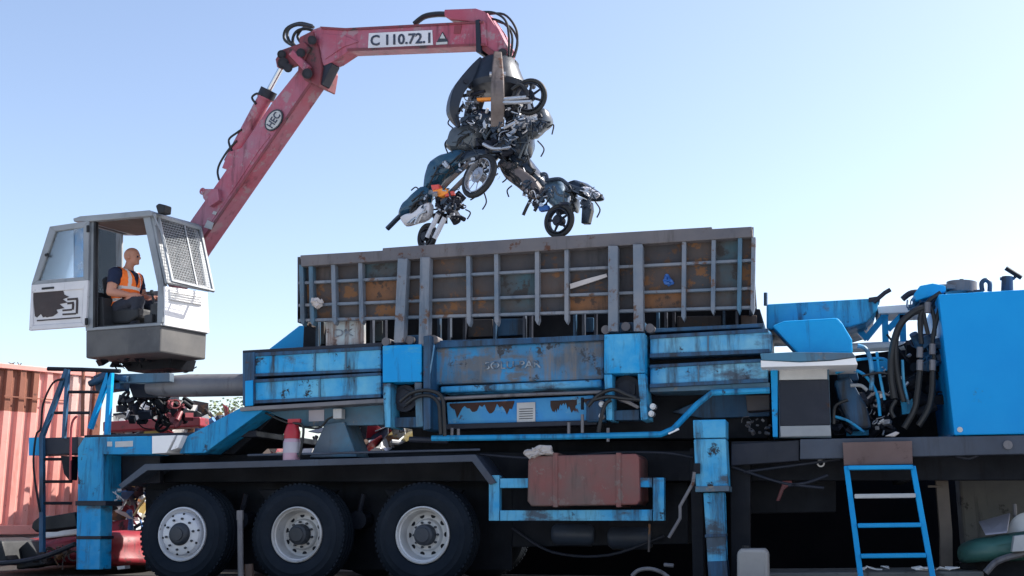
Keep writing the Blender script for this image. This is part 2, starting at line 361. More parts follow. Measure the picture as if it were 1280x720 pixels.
# wheels
WC = [(229, 668), (372, 668), (529, 668)]
def wheel(px, py, y, flip, convex, name_rim=m_rim, turn=.3):
    c = at(px, py, 11.0); c = V((c.x, y, .525)); s = -1 if flip else 1
    w = empty('wheel', c, parent=T); ax = V((0, s, 0))
    g = G(); g.lathe([(.285, .02), (.30, -.005), (.33, -.018), (.40, -.03), (.405, -.026), (.455, -.022), (.462, -.012), (.50, .01), (.522, .035), (.525, .06), (.525, .085), (.508, .09), (.508, .105), (.525, .11),
        (.525, .155), (.508, .16), (.508, .175), (.525, .18), (.525, .225), (.508, .23), (.508, .245), (.525, .25), (.525, .29), (.50, .32), (.40, .35), (.285, .32)], c, ax, 64)
    for k in range(60):   # shoulder lugs
        a = 2 * math.pi * k / 60; d = V((math.cos(a), 0, math.sin(a)))
        g.box(c + d * .522 + ax * .05, (.008, .028, .016), Matrix((d, V((0, 1, 0)), d.cross(V((0, 1, 0))))).transposed())
    g.done('tyre', m_tyre, w, smooth=True)
    g = G()
    if convex:
        g.lathe([(.29, .03), (.286, -.012), (.272, -.018), (.262, -.005), (.25, .03), (.236, .04), (.228, -.005), (.215, -.03), (.19, -.04), (.12, -.045), (.115, -.04)], c, ax, 56)
    else:
        g.lathe([(.29, .03), (.287, -.012), (.275, -.02), (.265, -.008), (.262, .012), (.25, .02), (.242, .06), (.236, .12), (.225, .15), (.195, .165), (.165, .158), (.155, .125), (.145, .115), (.10, .112)], c, ax, 56)
    rimg = g
    g = G()
    if convex: g.lathe([(.122, -.03), (.12, -.06), (.108, -.085), (.085, -.10), (.07, -.10), (.066, -.115), (.0, -.118)], c, ax, 32)
    else: g.lathe([(.108, .12), (.106, .03), (.098, .01), (.075, .0), (.07, -.012), (0, -.014)], c, ax, 32)
    g.done('hub', m_hub, w, smooth=True)
    g = h = rimg
    for k in range(10):
        a = 2 * math.pi * (k + turn) / 10; d = V((math.cos(a), 0, math.sin(a)))
        rr, hh = ((.163, -.045), (.128, .10))[not convex]
        g.mi = 1; g.cyl(c + d * rr + ax * (hh + .02), c + d * rr + ax * (hh - .02), .0125, 6)
        rr, hh = ((.235, .036), (.2, .164))[not convex]
        g.mi = 2  # dark discs standing in for the shade inside the hand-holes
        if convex: h.cyl(c + d * .213 + ax * (-.02), c + d * .213 + ax * (-.0355), .012, 10)
        else: h.cyl(c + d * rr + ax * (hh + .01), c + d * rr + ax * (hh - .004), .026, 12)
    g.done('rim', [name_rim, m_hub, m_dark], w, smooth=True)
    return w
for i, (a, b) in enumerate(WC):
    wheel(a, b, 10.98, False, i == 0, m_rim if i == 0 else m_rim2, .3 + i * .37)
    wheel(a, b, 13.36, True, False, m_hub)  # far rims coloured dark to stand for underbody shade
    c = at(a, b, 11.0); g = G(); g.cyl((c.x, 11.2, .525), (c.x, 13.1, .525), .085); part(g, 'axle', m_dark, 0, smooth=True)
    g = G(); g.px([(a - 50, 612), (a + 50, 612), (a + 30, 640), (a - 30, 640)], 11.4, 11.48); part(g, 'leaf_spring', m_dark)
g = G(); g.px([(182, 602), (640, 598), (640, 712), (182, 712)], 11.75, 11.8); part(g, 'blackout_plate', m_dark, 0)  # dark plate added to black out the wheel gaps and block light
for x in (300, 447):
    g = G(); c = at(x, 650, 11.5); g.cyl(c - V((0, 0, .0)), c + V((0, .2, .0)), .1, 16); g.pxt([(x, 650), (x + 8, 618)], 11.55, .03); part(g, 'brake_chamber', m_dark2, 0)
# fender strip bent over the wheels
fp = [(152, 611), (184, 588), (400, 582), (590, 577), (612, 606)]
fq = [(148, 606), (181, 580), (400, 574), (594, 568), (620, 603)]
g = G(); g.px(fp + fq[::-1], 10.86, 10.9); g.px([(x, y - 4) for x, y in fp] + fq[::-1], 10.9, 11.4); part(g, 'fender', m_beamg, .004)
g = G(); g.pxt([(310, 569), (600, 562)], 10.95, .013); part(g, 'air_line', m_beamg, 0)
g = G(); g.pxt([(600, 568), (680, 573), (760, 566), (830, 566), (866, 572)], 11.1, .012, smooth=True); part(g, 'air_line', m_dark2, 0)
# mudguard flap stays between the wheels (grey pipes)
g = G(); g.pxt([(300, 640), (301, 724)], 10.85, .03); g.pxt([(300, 638), (300, 650)], 10.85, .036); part(g, 'landing_pipe', m_grey, 0, smooth=True)
g = G(); g.pxt([(311, 705), (312, 735)], 10.9, .045); part(g, 'landing_pipe', m_cbrown, 0, smooth=True)

# --- left outrigger
OL = qpart('outrigger', m_blue_m, [(105, 547), (190, 545), (190, 568), (129, 568), (129, 628), (97, 627), (97, 560)], 10.86, 11.2)
qpart('white_end_panel', m_white, [(190, 545), (219, 544), (208, 566), (190, 567)], 10.862, 11.2, .003, OL); qpart('white_end_panel', m_white, [(222, 544), (229, 544), (222, 560), (213, 563)], 10.862, 11.2, .003, OL)
g = G(); g.px([(96, 629), (126, 629), (124, 712), (95, 712)], 10.9, 11.12); part(g, 'sliding_leg', m_blue_w, parent=OL)
g = G(); g.px([(94, 626), (132, 626), (132, 632), (94, 632)], 10.85, 11.16); part(g, 'leg_collar', m_dark2, .003, OL)
g = G(); g.px([(95, 670), (126, 670), (126, 674), (95, 674)], 10.89, 11.13); part(g, 'leg_collar', m_dark2, .003, OL)
g = G(); g.pxr(134, 552, 140, 558, 10.857, 10.862); g.px([(144, 552), (166, 551), (166, 558), (144, 559)], 10.857, 10.862); part(g, 'worn_sticker', m_label, 0, OL)
g = G(); g.px([(129, 568), (200, 566), (200, 604), (150, 606), (129, 626)], 11.22, 11.3); part(g, 'outrigger_back_plate', m_dark2, parent=OL)
# bumper bracket light
g = G(); g.junk(at(146, 618, 11.1), (.05, .03, .06), 8, (.02, .05), 4); part(g, 'broken_lamp', m_scwhite, 0)
# gooseneck strut
qpart('gooseneck_strut', m_blue_m, [(224, 567), (232, 546), (298, 511), (318, 510), (330, 512), (256, 566)], 10.95, 11.3)
qpart('gooseneck_web', m_dark, [(254, 567), (316, 514), (352, 512), (318, 545), (292, 568)], 11.32, 11.9)
# --- crane mount tube
g = G(); g.tube([at(186, 484, 11.75), at(200, 483.5, 11.75), at(235, 482, 11.75), at(310, 481, 11.75)], [.09, .12, .135, .13], 24); part(g, 'crane_mount_tube', m_grey, 0, smooth=True)
g = G(); g.px([(128, 468), (212, 466), (212, 477), (128, 480)], 11.5, 11.6); part(g, 'crane_mount_beam', m_blue_g)
g = G(); g.px([(160, 480), (196, 479), (196, 497), (166, 497)], 11.8, 12.3); part(g, 'slew_pedestal', m_dark2)
g = G(); g.junk(at(208, 512, 12.1), (.22, .25, .18), 46, (.03, .10), 71); part(g, 'slew_machinery', m_dark, 0)
g = G(); g.junk(at(222, 517, 11.9), (.14, .1, .12), 14, (.03, .08), 72); part(g, 'red_machinery', m_redd, 0)
g = G(); g.junk(at(172, 508, 11.9), (.2, .15, .16), 24, (.03, .09), 73); part(g, 'slew_machinery', m_dark2, 0)
g = G(); g.px([(116, 470), (130, 464), (150, 468), (150, 486), (120, 490)], 11.5, 11.7); g.pxt([(112, 480), (135, 470), (160, 474)], 11.45, .04); part(g, 'slew_motor', m_blue_d)
qpart('deck_plate', m_dark2, [(105, 544), (320, 538), (320, 546), (105, 549)], 11.21, 13.3)
# --- baler side beams (left pair)
for nm, poly, mt in (('upper_side_beam', [(318, 443), (476, 435), (476, 463), (318, 470)], m_blue_w), ('lower_side_beam', [(315, 476), (476, 467), (476, 496), (315, 504)], m_blue_w)):
    qpart(nm, mt, poly, 10.95, 11.5, .012)
for nm, poly in (('beam_flange', [(318, 441), (476, 433), (476, 437), (318, 445.5)]), ('beam_flange', [(318, 467), (476, 460.5), (476, 464), (318, 470.5)]), ('beam_flange', [(315, 474.5), (476, 465.5), (476, 469), (315, 478.5)]), ('beam_flange', [(315, 500.5), (476, 492.5), (476, 496.5), (315, 504.5)]),
                 ('beam_flange', [(812, 419), (960, 410.5), (960, 415), (812, 423.5)]), ('beam_flange', [(812, 442), (962, 436), (962, 441), (812, 447)]), ('beam_flange', [(812, 456), (960, 448), (960, 452), (812, 460)]), ('beam_flange', [(812, 480), (960, 473), (960, 477.5), (812, 484.5)])):
    qpart(nm, m_blue_d, poly, 10.93, 11.2, .003)
for x0, y0, y1 in ((392, 440, 466), (431, 438, 464), (398, 472, 499), (884, 417, 443), (872, 455, 480)):
    g = G(); g.px([(x0, y0), (x0 + 2, y0), (x0 + 2, y1), (x0, y1)], 10.935, 10.95); part(g, 'weld_seam', m_blue_g, 0)
qpart('beam_end_frame', m_blue_d, [(303, 441), (318, 440), (318, 505), (303, 507)], 10.92, 11.6)
qpart('beam_end_frame', m_blue, [(306, 476), (316, 475), (316, 507), (306, 508)], 10.90, 10.918)
g = G(); g.px([(303, 438), (478, 428), (478, 434), (303, 443)], 10.97, 13.2); part(g, 'press_top_plate', m_dark2)
g = G(); g.px([(300, 509), (480, 498), (480, 503), (300, 514)], 10.91, 11.6); part(g, 'lower_rail', m_grey, .003)
g = G(); g.px([(322, 471), (476, 463.5), (476, 466.5), (322, 475.5)], 11.1, 11.4); part(g, 'beam_gap_plate', m_dark, 0)
qpart('side_skirt', m_blue_g, [(330, 514), (480, 505), (480, 531), (380, 533)], 11.15, 11.25)
g = G(); g.px([(386, 513), (405, 512), (405, 526), (386, 527)], 11.14, 11.15); part(g, 'paper_notice', m_paper, 0)
qpart('junction_box', m_label, [(416, 511), (427, 510.5), (427, 523), (416, 523.5)], 11.02, 11.12)
qpart('support_foot', m_blue_g, [(406, 530), (430, 527), (446, 571), (387, 572)], 11.1, 11.5)
g = G(); g.pxt([(332, 516), (350, 525), (372, 532), (398, 535), (410, 524), (420, 520)], 11.05, .012, smooth=True); part(g, 'cable', m_hose, 0)
qpart('blue_gusset', m_blue, [(330, 441), (374, 407), (386, 407), (386, 437)], 11.6, 11.7)
# --- press body core (dark), hopper recess
qpart('press_body', m_dark, [(478, 437), (960, 412), (960, 548), (516, 549), (514, 529), (478, 529)], 11.51, 13.2, .01)
qpart('press_body', m_dark, [(305, 446), (477.5, 437), (477.5, 512), (305, 512)], 11.51, 12.2, .01)
qpart('hopper_recess', m_dark, [(380, 398), (950, 386), (955, 418), (378, 440)], 11.45, 13.1, .01)
xs_ = [396, 464, 480, 548, 561, 580, 618, 655, 663, 718, 729, 744, 822, 832, 842, 905, 921]
for i, x in enumerate(xs_):
    g = G(); g.px([(x - 1.6, 396 - (x - 400) * .015), (x + 1.6, 396 - (x - 400) * .015), (x + 1.6, 436 - (x - 400) * .045), (x - 1.6, 436 - (x - 400) * .045)], 11.25, 11.32)
    part(g, 'guide_bar', (m_blue_d, m_beamg, m_dark2)[i % 3], 0)
for x0, x1, mm in ((398, 405, m_cteal), (466, 478, m_cteal), (585, 616, m_cdark), (622, 654, m_blue_d), (732, 742, m_blue_d), (846, 902, m_cdark), (926, 946, m_cbrown)):
    g = G(); g.px([(x0, 402 - (x0 - 400) * .015), (x1, 402 - (x1 - 400) * .015), (x1, 430 - (x1 - 400) * .045), (x0, 430 - (x0 - 400) * .045)], 11.36, 11.42); part(g, 'recess_panel', mm)
for x0, x1, y in ((382, 500, 436), (536, 760, 424), (806, 955, 409)):
    g = G(); g.px([(x0, y + 2), (x1, y - 5), (x1, y), (x0, y + 7)], 11.0, 11.4); part(g, 'guide_sill', m_blue_d)
PL = qpart('identification_panel', m_idp, [(407, 402), (455, 400), (455, 434), (407, 437)], 11.04, 11.1)
text('faded_lettering', 'DK', [(418, 421), (442, 420), (442, 411), (418, 412)], 11.036, TY, m_idt, PL)

# --- hopper
H = empty('hopper', at(660, 345, 12.2), parent=T)
HB = qpart('front_wall', m_cdark, [(376, 322), (940, 285), (946, 386), (372, 402)], 11.0, 11.04, 0, H)
def hy(x, f): # y on hopper at fraction f between the top and bottom edges
    t = (x - 375) / 566.0
    return (321 + (284 - 321) * t) * (1 - f) + (403 + (387 - 403) * t) * f
def back(poly): return [TY.at(x, y, 11.0) for x, y in poly]
for nm, x in (('end_wall', 375), ('end_wall', 942)):
    p = [TY.at(x, hy(x, 0), 11.0), TY.at(x, hy(x, 1), 11.0)]
    dx = -.22 if x > 900 else .03
    g = G(); g.ext([p[0], p[0] + V((-.03, 0, 0)), p[1] + V((-.03, 0, 0)), p[1]], V((dx, 2.3, 0))); g.done(nm, m_cdark, H)
a, b = TY.at(376, hy(376, 0), 11.0), TY.at(945, hy(945, 1), 11.0)
g = G(); g.box(((a.x + b.x) / 2 - .12, 13.32, (a.z + b.z) / 2), ((b.x - a.x) / 2 - .14, .02, (a.z - b.z) / 2)); g.done('back_wall', m_cdark, H)
vr = [376, 388, 416, 450, 503, 531, 585, 620, 671, 708, 766, 797, 855, 892, 925, 942]
fr = [.13, .40, .74, .97]
cells = ['d b d', 'b b d', 'd b b', 't o b', 'd b d', 'b b b', 'd d b', 'd t t', 'd b d', 'd d o', 'd d d', 'd b o', 'b b d', 't t t', 'b b d']
CM = {'d': m_cdark, 'b': m_cbrown, 't': m_cteal, 'o': m_corange}
for i in range(len(vr) - 1):
    for j, ch in enumerate(cells[i].split()):
        x0, x1 = vr[i] + 1, vr[i + 1] - 1
        g = G(); g.px([(x0, hy(x0, fr[j])), (x1, hy(x1, fr[j])), (x1, hy(x1, fr[j + 1])), (x0, hy(x0, fr[j + 1]))], 10.985, 10.998)
        g.done('infill_plate', CM[ch], H)
g = G(); g.px([(375, 319), (478, 313), (478, 310), (560, 304), (700, 295), (890, 283.5), (890, 286), (940, 283), (941, 296), (376, 333)], 10.88, 11.06); g.done('top_rail', m_hop, H, bevel=.008)
for f in fr[1:]:
    g = G(); g.px([(373, hy(373, f) - 2), (944, hy(944, f) - 2), (944, hy(944, f) + 1.5), (373, hy(373, f) + 1.5)], 10.93, 10.985); g.done('rail', m_rib, H, bevel=.003)
for i, x in enumerate(vr):
    if x in (503, 531, 766, 797): continue
    w = 2.6; xx = x + (x - 700) * -.006
    lo = 1.12 if 560 < x < 880 else 1.05
    g = G(); g.px([(x - w, hy(x, .12)), (x + w, hy(x, .12)), (xx + w, hy(x, lo - .06)), (xx + w * .2, hy(x, lo)), (xx - w, hy(x, lo - .06))], 10.90, 10.99); g.done('rib', m_blue_g if x in (388, 925, 376) else m_rib, H, bevel=.004)
for x0, x1, yb in ((503, 498, 428), (531, 529, 432), (766, 766, 414), (797, 798, 414)):
    g = G(); g.px([(x0 - 6, hy(x0, .12)), (x0 + 6, hy(x0, .12)), (x1 + 6, yb), (x1 - 6, yb)], 10.84, 10.96); g.done('hinge_arm', m_rib, H, bevel=.006)
for x, y in ((512, 425), (482, 427), (541, 424), (757, 412), (782, 408), (812, 410)):
    g = G(); p = at(x, y, 10.9); g.cyl(p, p + V((0, .2, 0)), .045); part(g, 'hinge_pin', m_hop, 0, smooth=True)
g = G(); g.px([(493, 420), (535, 418), (535, 431), (493, 432)], 10.97, 11.2); part(g, 'hinge_block', m_blue_d)
g = G(); g.px([(760, 404), (806, 402), (806, 415), (760, 416)], 10.97, 11.2); part(g, 'hinge_block', m_blue_d)

# --- brackets holding the rams
for k, (x0, x1, y0, ym, y1, mt) in enumerate(((478, 529, 432, 478, 534, m_blue), (755, 808, 418, 467, 525, m_blue_w))):
    B = empty('ram_bracket', at((x0 + x1) / 2, ym, 11.0), parent=T)
    g = G(); g.px([(x0, y0), (x1 - 2, y0 - 2), (x1 - 2, ym - 1), (x0, ym)], 10.82, 11.2); g.done('cover_plate', mt, B, bevel=.01)
    g = G(); g.px([(x0, ym + 1), (x0 + 10, ym + 1), (x0 + 10, y1), (x0 + 3, y1)], 10.83, 11.2); g.done('side_cheek', m_blue_w, B, bevel=.005)
    g = G(); g.px([(x1 - 11, ym), (x1 - 2, ym), (x1 + 2 * k, y1 - 1), (x1 - 9 + 2 * k, y1)], 10.83, 11.2); g.done('side_cheek', m_blue_w if k else m_blue_g, B, bevel=.005)
    g = G(); g.px([(x0 + 10, ym), (x1 - 11, ym), (x1 - 9, y1), (x0 + 10, y1)], 11.1, 11.2); g.done('back_plate', m_dark, B)
    p = at((x0 + x1) / 2 + 2, ym + 20, 11.0); g = G(); g.cyl(p, p + V((0, .12, 0)), .14, 28); g.cyl(p - V((0, .03, 0)), p, .05, 16); g.cyl(p - V((0, .025, 0)), p, .1, 6); g.done('ram_end', m_dark2, B, smooth=True)
    g = G(); g.px([(x0 + 10, y1 - 12), (x1 - 9, y1 - 13), (x1 - 9, y1), (x0 + 10, y1)], 10.95, 11.1); g.done('bottom_plate', m_blue_d, B, bevel=.005)
qpart('bracket_cheek', m_blue_d, [(529, 420), (538, 419), (538, 536), (529, 538)], 10.80, 11.3)
# --- main ram casing with faded lettering
MC = qpart('ram_casing', m_casing, [(538, 434), (755, 424), (755, 474), (538, 481)], 11.0, 11.5, .03)
qpart('casing_flange', m_blue_d, [(538, 428), (755, 418), (755, 425), (538, 435)], 10.96, 11.5, .004, MC)
text('faded_lettering', 'SOLU-PAR', [(606, 462), (676, 459.5), (676, 450), (606, 452.5)], 10.99, TY, m_fade, MC)
qpart('light_rail', m_blue_ww, [(550, 483), (752, 474), (752, 484), (550, 491)], 10.98, 11.3, .02)
g = G(); g.pxt([(538, 499), (640, 494), (752, 490)], 10.9, .018); part(g, 'thin_pipe', m_grey, 0, smooth=True)
m_bare = M('bare_rusted_steel', (.045, .018, .014), (.028, .016, .014), (.02, .012, .012), .5, (.10, .04, .03), .2, .7)
PP = qpart('peeling_panel', m_peel, [(558, 503), (742, 494), (746, 528), (560, 533)], 11.1, 11.2)
jag = random.Random(8)
def flake(x0, x1, yt0, yt1, depth):
    xs2 = [x0 + (x1 - x0) * i / 26 for i in range(27)]
    return [(x0, yt0), (x1, yt1)] + [(x, yt0 + (yt1 - yt0) * (x - x0) / (x1 - x0) + depth * (.55 + .35 * math.sin(x * .31) + jag.uniform(-.22, .22))) for x in xs2[::-1]]
for fl in (flake(562, 643, 504.5, 501, 17), flake(688, 721, 501, 499.5, 15), flake(727, 740, 499, 498, 7)):
    part(G().px(fl, 11.096, 11.0995), 'bare_patch', m_bare, 0, PP)
g = G(); g.px([(646, 503.5), (669, 502.5), (669, 527), (646, 528)], 11.085, 11.099); part(g, 'data_plate', m_label, .002, PP)
g = G()
for i in range(5): g.px([(649, 511 + i * 3), (666, 510.3 + i * 3), (666, 511.2 + i * 3), (649, 511.9 + i * 3)], 11.081, 11.085)
part(g, 'data_plate_lines', m_hub, 0, PP)
g = G(); g.px([(556, 530), (746, 525), (746, 531), (556, 537)], 11.05, 11.25); part(g, 'panel_sill', m_dark2)
qpart('blue_end_cap', m_blue_d, [(732, 500), (756, 498), (757, 527), (732, 528)], 11.0, 11.2, .03)
g = G(); g.pxt([(540, 548), (700, 546), (826, 543), (842, 536), (872, 505), (890, 491), (962, 488)], 10.92, .03); part(g, 'return_pipe', m_blue_m, 0, smooth=True)
g = G(); g.pxt([(512, 549), (560, 551)], 10.95, .03); part(g, 'pipe_stub', m_dark2, 0)
for x, y0, y1 in ((565, 535, 546), (573, 536, 546), (711, 528, 543), (728, 518, 541), (728, 497, 512), (760, 535, 552)):
    g = G(); g.pxt([(x, y0), (x, y1)], 10.93, .016); part(g, 'pipe_clip', m_grey if y0 > 512 else m_dark, 0)
for pts in ([(500, 502), (515, 491), (535, 488), (552, 496), (555, 520), (556, 545)], [(508, 505), (522, 496), (538, 495), (548, 504), (550, 522), (551, 543)],
            [(742, 500), (760, 496), (778, 498), (800, 500)], [(735, 508), (748, 494), (766, 487), (782, 493), (795, 498)], [(748, 540), (752, 520), (757, 505), (764, 500)]):
    g = G(); g.pxt(pts, 10.78, .020, smooth=True); part(g, 'hydraulic_hose', m_hose, 0, smooth=True)
for x, y in ((752, 505), (752, 520), (816, 508), (814, 517)):
    g = G(); p = at(x, y, 10.85); g.cyl(p, p + V((0, .1, 0)), .03, 10); g.cyl(p - V((0, .03, 0)), p, .02, 6); part(g, 'hose_fitting', m_silver, 0, smooth=True)
g = G(); g.px([(772, 495), (783, 499), (800, 508), (797, 511), (780, 503), (771, 499)], 10.86, 10.9); part(g, 'lever', m_grey)
# --- right pair of beams
for k, poly in enumerate(([(812, 420), (955, 411), (965, 414), (965, 441), (812, 446)], [(812, 457), (960, 449), (960, 477), (812, 484)])):
    qpart(('upper_side_beam', 'lower_side_beam')[k], m_blue_ww, poly, 10.95, 11.5, .03)
g = G(); g.px([(812, 447), (960, 440), (960, 449), (812, 457)], 11.15, 11.4); part(g, 'beam_gap_plate', m_dark, 0)
g = G(); g.px([(812, 485), (962, 478), (962, 485), (812, 490)], 10.98, 11.4); part(g, 'lower_rail', m_blue_g, .004)
qpart('grey_valve_block', m_cdark, [(932, 494), (962, 493), (962, 512), (934, 514)], 11.2, 11.5)
qpart('rear_skirt', m_blue_d, [(840, 515), (890, 494), (962, 492), (962, 520), (880, 523)], 11.42, 11.5)

qpart('subframe', m_dark, [(520, 546), (1000, 546), (1000, 572), (470, 574), (490, 560)], 11.9, 12.4)
# --- rusty tank in blue frame
TF = empty('tank_frame', at(720, 620, 11.0), parent=T)
for poly in ([(611, 594), (624, 594), (624, 651), (611, 651)], [(816, 597), (830, 597), (830, 651), (816, 651)], [(625, 598), (815, 597), (815, 609), (625, 610)], [(625, 638), (815, 637), (815, 651), (625, 651)]):
    g = G(); g.px(poly, 10.9, 11.0); g.done('frame_bar', m_blue_w, TF, bevel=.005)
g = G()
rt = [(660, 576), (664, 570), (795, 567), (799, 572), (800, 626), (796, 631), (664, 633), (659, 626)]
g.px(rt, 10.84, 11.4); TK = part(g, 'diesel_tank', m_redtank, .014)
for x in (694, 773):
    g = G(); g.px([(x - 3, 566), (x + 3, 566), (x + 3, 634), (x - 3, 634)], 10.83, 11.42); g.done('tank_strap', m_redtank, TK, bevel=.004)
# --- right outrigger
RL = qpart('outrigger', m_blue_w, [(867, 549), (907, 548), (910, 612), (870, 613)], 10.75, 11.1, .012)
qpart('outrigger_cap', m_blue_w, [(866, 525), (907, 524), (907, 547), (867, 548)], 10.74, 11.1, .01, RL)
g = G(); g.px([(869, 608), (911, 607), (911, 614), (869, 615)], 10.73, 11.12); part(g, 'leg_collar', m_blue_g, .004, RL)
qpart('sliding_leg', m_blue_w, [(879, 616), (905, 615), (908, 712), (885, 713)], 10.79, 11.0, .012, RL)
g = G(); g.px([(881, 668), (907, 667), (907, 671), (881, 672)], 10.78, 11.01); part(g, 'leg_collar', m_blue_d, .004, RL)
g = G(); g.px([(884, 702), (908, 701), (910, 722), (886, 723)], 10.77, 11.02); part(g, 'leg_collar', m_blue_d, .004, RL)
g = G(); g.px([(912, 560), (938, 556), (938, 725), (914, 725)], 11.2, 11.3); g.px([(862, 560), (878, 560), (880, 725), (866, 725)], 11.12, 11.3); part(g, 'guide_plate', m_dark, parent=RL)
g = G(); g.pxr(867, 579, 875, 592, 10.72, 10.75); part(g, 'latch', m_dark, .004, RL)
g = G(); g.pxt([(868, 590), (866, 604), (850, 633), (850, 648), (836, 672)], 10.7, .016); part(g, 'crank_rod', m_grey, 0)
g = G(); g.pxt([(812, 655), (811, 690)], 11.0, .012); part(g, 'hanging_rod', m_cbrown, 0)

# --- right deck, cabinet, engine, tank
qpart('deck_beam', m_beamg, [(1000, 549), (1490, 539.8), (1490, 562.5), (1000, 574)], 11.0, 11.16, .006)
qpart('deck_beam', m_dark2, [(914, 555), (999, 550), (999, 576), (914, 582)], 11.04, 11.16, .006)
a, b = at(914, 553, 11.17), at(1485, 541.2, 11.17)
g = G(); g.box(((a.x + b.x) / 2, 12.25, b.z - .02), ((b.x - a.x) / 2, 1.06, .015)); part(g, 'deck_floor', m_dark2, 0)
g = G(); p = at(1260, 556, 10.98); g.cyl(p, p + V((0, .03, 0)), .04, 14); part(g, 'deck_bolt', m_grey, 0)
qpart('engine_trough', m_blue_m, [(958, 380), (1100, 372), (1096, 388), (1084, 402), (1060, 409), (958, 412)], 11.4, 12.6, .02)
g = G(); g.pxt([(957, 366), (957, 382)], 11.38, .02); part(g, 'trough_pin', m_blue_d, 0)
g = G(); g.pxt([(1092, 378), (1106, 366), (1113, 362)], 11.38, .022); g.px([(1086, 372), (1100, 370), (1100, 376), (1086, 377)], 11.37, 11.6); part(g, 'trough_lever', m_dark2, 0)
qpart('engine_hood', m_blue, [(965, 407), (980, 401), (1047, 397), (1053, 404), (1065, 424), (1066, 441), (1040, 443), (998, 443), (990, 434)], 11.0, 11.38, .02)
qpart('canopy', m_blue_g, [(950, 442), (990, 440), (1066, 441), (1070, 446), (1040, 450), (1000, 452), (952, 450)], 10.72, 11.45, .006)
qpart('canopy_edge', m_white, [(951, 450.5), (1000, 453), (1040, 451), (1069, 447), (1072, 456), (951, 459)], 10.73, 11.45, .003)
CB = empty('control_cabinet', at(1003, 543, 11.2), parent=T)
for nm, poly, y0, y1, mt in (('side_post', [(963, 460), (972, 460), (972, 546), (966, 546)], 10.98, 11.4, m_blue), ('cabinet_body', [(972, 460), (1036, 459), (1039, 547), (974, 547)], 11.02, 11.5, m_blue_g),
                             ('top_panel', [(974, 462), (1034, 461), (1034, 474), (974, 475)], 11.0, 11.02, m_label), ('dark_panel', [(974, 475.5), (1036, 474.5), (1038, 531), (975, 532)], 10.995, 11.02, m_dark2), ('bottom_panel', [(975, 532.5), (1038, 531.5), (1039, 545), (976, 546)], 10.99, 11.02, m_cabgrey)):
    g = G(); g.px(poly, y0, y1); g.done(nm, mt, CB, bevel=.005)
# engine bay
qpart('engine_bay_wall', m_dark, [(955, 452), (1040, 448), (1192, 428), (1192, 547), (955, 549)], 12.4, 12.6)
g = G(); g.pxt([(1062, 435), (1168, 430)], 12.0, .05); part(g, 'white_bar', m_white, 0, smooth=True)  # white tube filling the pale strip above the engine bay
g = G(); g.px([(1096, 383), (1152, 379), (1152, 390), (1098, 392)], 11.9, 12.4); part(g, 'white_cover', m_white)
for pts in ([(1082, 424), (1108, 392)], [(1106, 395), (1107, 428)], [(1110, 412), (1130, 392)], [(1068, 408), (1084, 424)], [(1086, 398), (1080, 412)], [(1128, 394), (1129, 428)]):
    g = G(); g.pxt(pts, 12.0, .03, n=4); part(g, 'truss_bar', m_blue, 0)
qpart('blue_filter', m_blue_d, [(1042, 476), (1062, 470), (1084, 508), (1090, 535), (1066, 538), (1052, 512)], 11.3, 11.6, .03)
qpart('blue_filter', m_blue_d, [(1046, 460), (1070, 458), (1074, 475), (1048, 478)], 11.4, 11.7, .02)
g = G(); g.pxt([(1072, 432), (1082, 436), (1088, 450), (1090, 470), (1089, 488)], 11.2, .022, smooth=True); part(g, 'coolant_pipe', m_blue_ww, 0, smooth=True)
g = G(); g.pxt([(1063, 482), (1076, 482), (1084, 488)], 11.2, .018, smooth=True); part(g, 'coolant_pipe', m_cabgrey, 0, smooth=True)
g = G(); g.junk(at(1088, 515, 11.6), (.16, .2, .22), 40, (.03, .08), 11); part(g, 'engine_block', [m_dark2], 0)
g = G(); g.junk(at(1094, 515, 11.35), (.13, .06, .2), 20, (.012, .032), 12); part(g, 'engine_fittings', m_silver, 0, kind='stuff')
g = G(); g.junk(at(1150, 470, 11.7), (.2, .2, .35), 34, (.04, .11), 13); part(g, 'pump_group', m_dark, 0)
g = G(); g.junk(at(1120, 470, 11.5), (.14, .06, .2), 9, (.012, .03), 14); part(g, 'pump_fittings', m_silver, 0)
g = G(); g.junk(at(1160, 440, 11.4), (.14, .1, .12), 22, (.03, .07), 15); part(g, 'valve_block', m_blue_d, 0)
g = G(); g.junk(at(1160, 378, 11.5), (.16, .15, .1), 26, (.03, .07), 16); part(g, 'valve_block', m_blue_d, 0)
qpart('valve_cover', m_blue, [(1142, 368), (1150, 357), (1166, 354), (1182, 357), (1182, 364), (1146, 376)], 11.3, 11.6, .01)
g = G(); g.pxt([(1128, 374), (1140, 366), (1160, 366)], 11.6, .03, smooth=True); part(g, 'filler_hose', m_dark2, 0)
g = G(); g.junk(at(950, 533, 11.3), (.16, .05, .09), 16, (.012, .03), 18); part(g, 'valve_fittings', m_grey, 0, kind='stuff')
g = G(); g.junk(at(1055, 530, 11.4), (.1, .08, .1), 18, (.02, .05), 19); part(g, 'starter_group', m_dark2, 0)
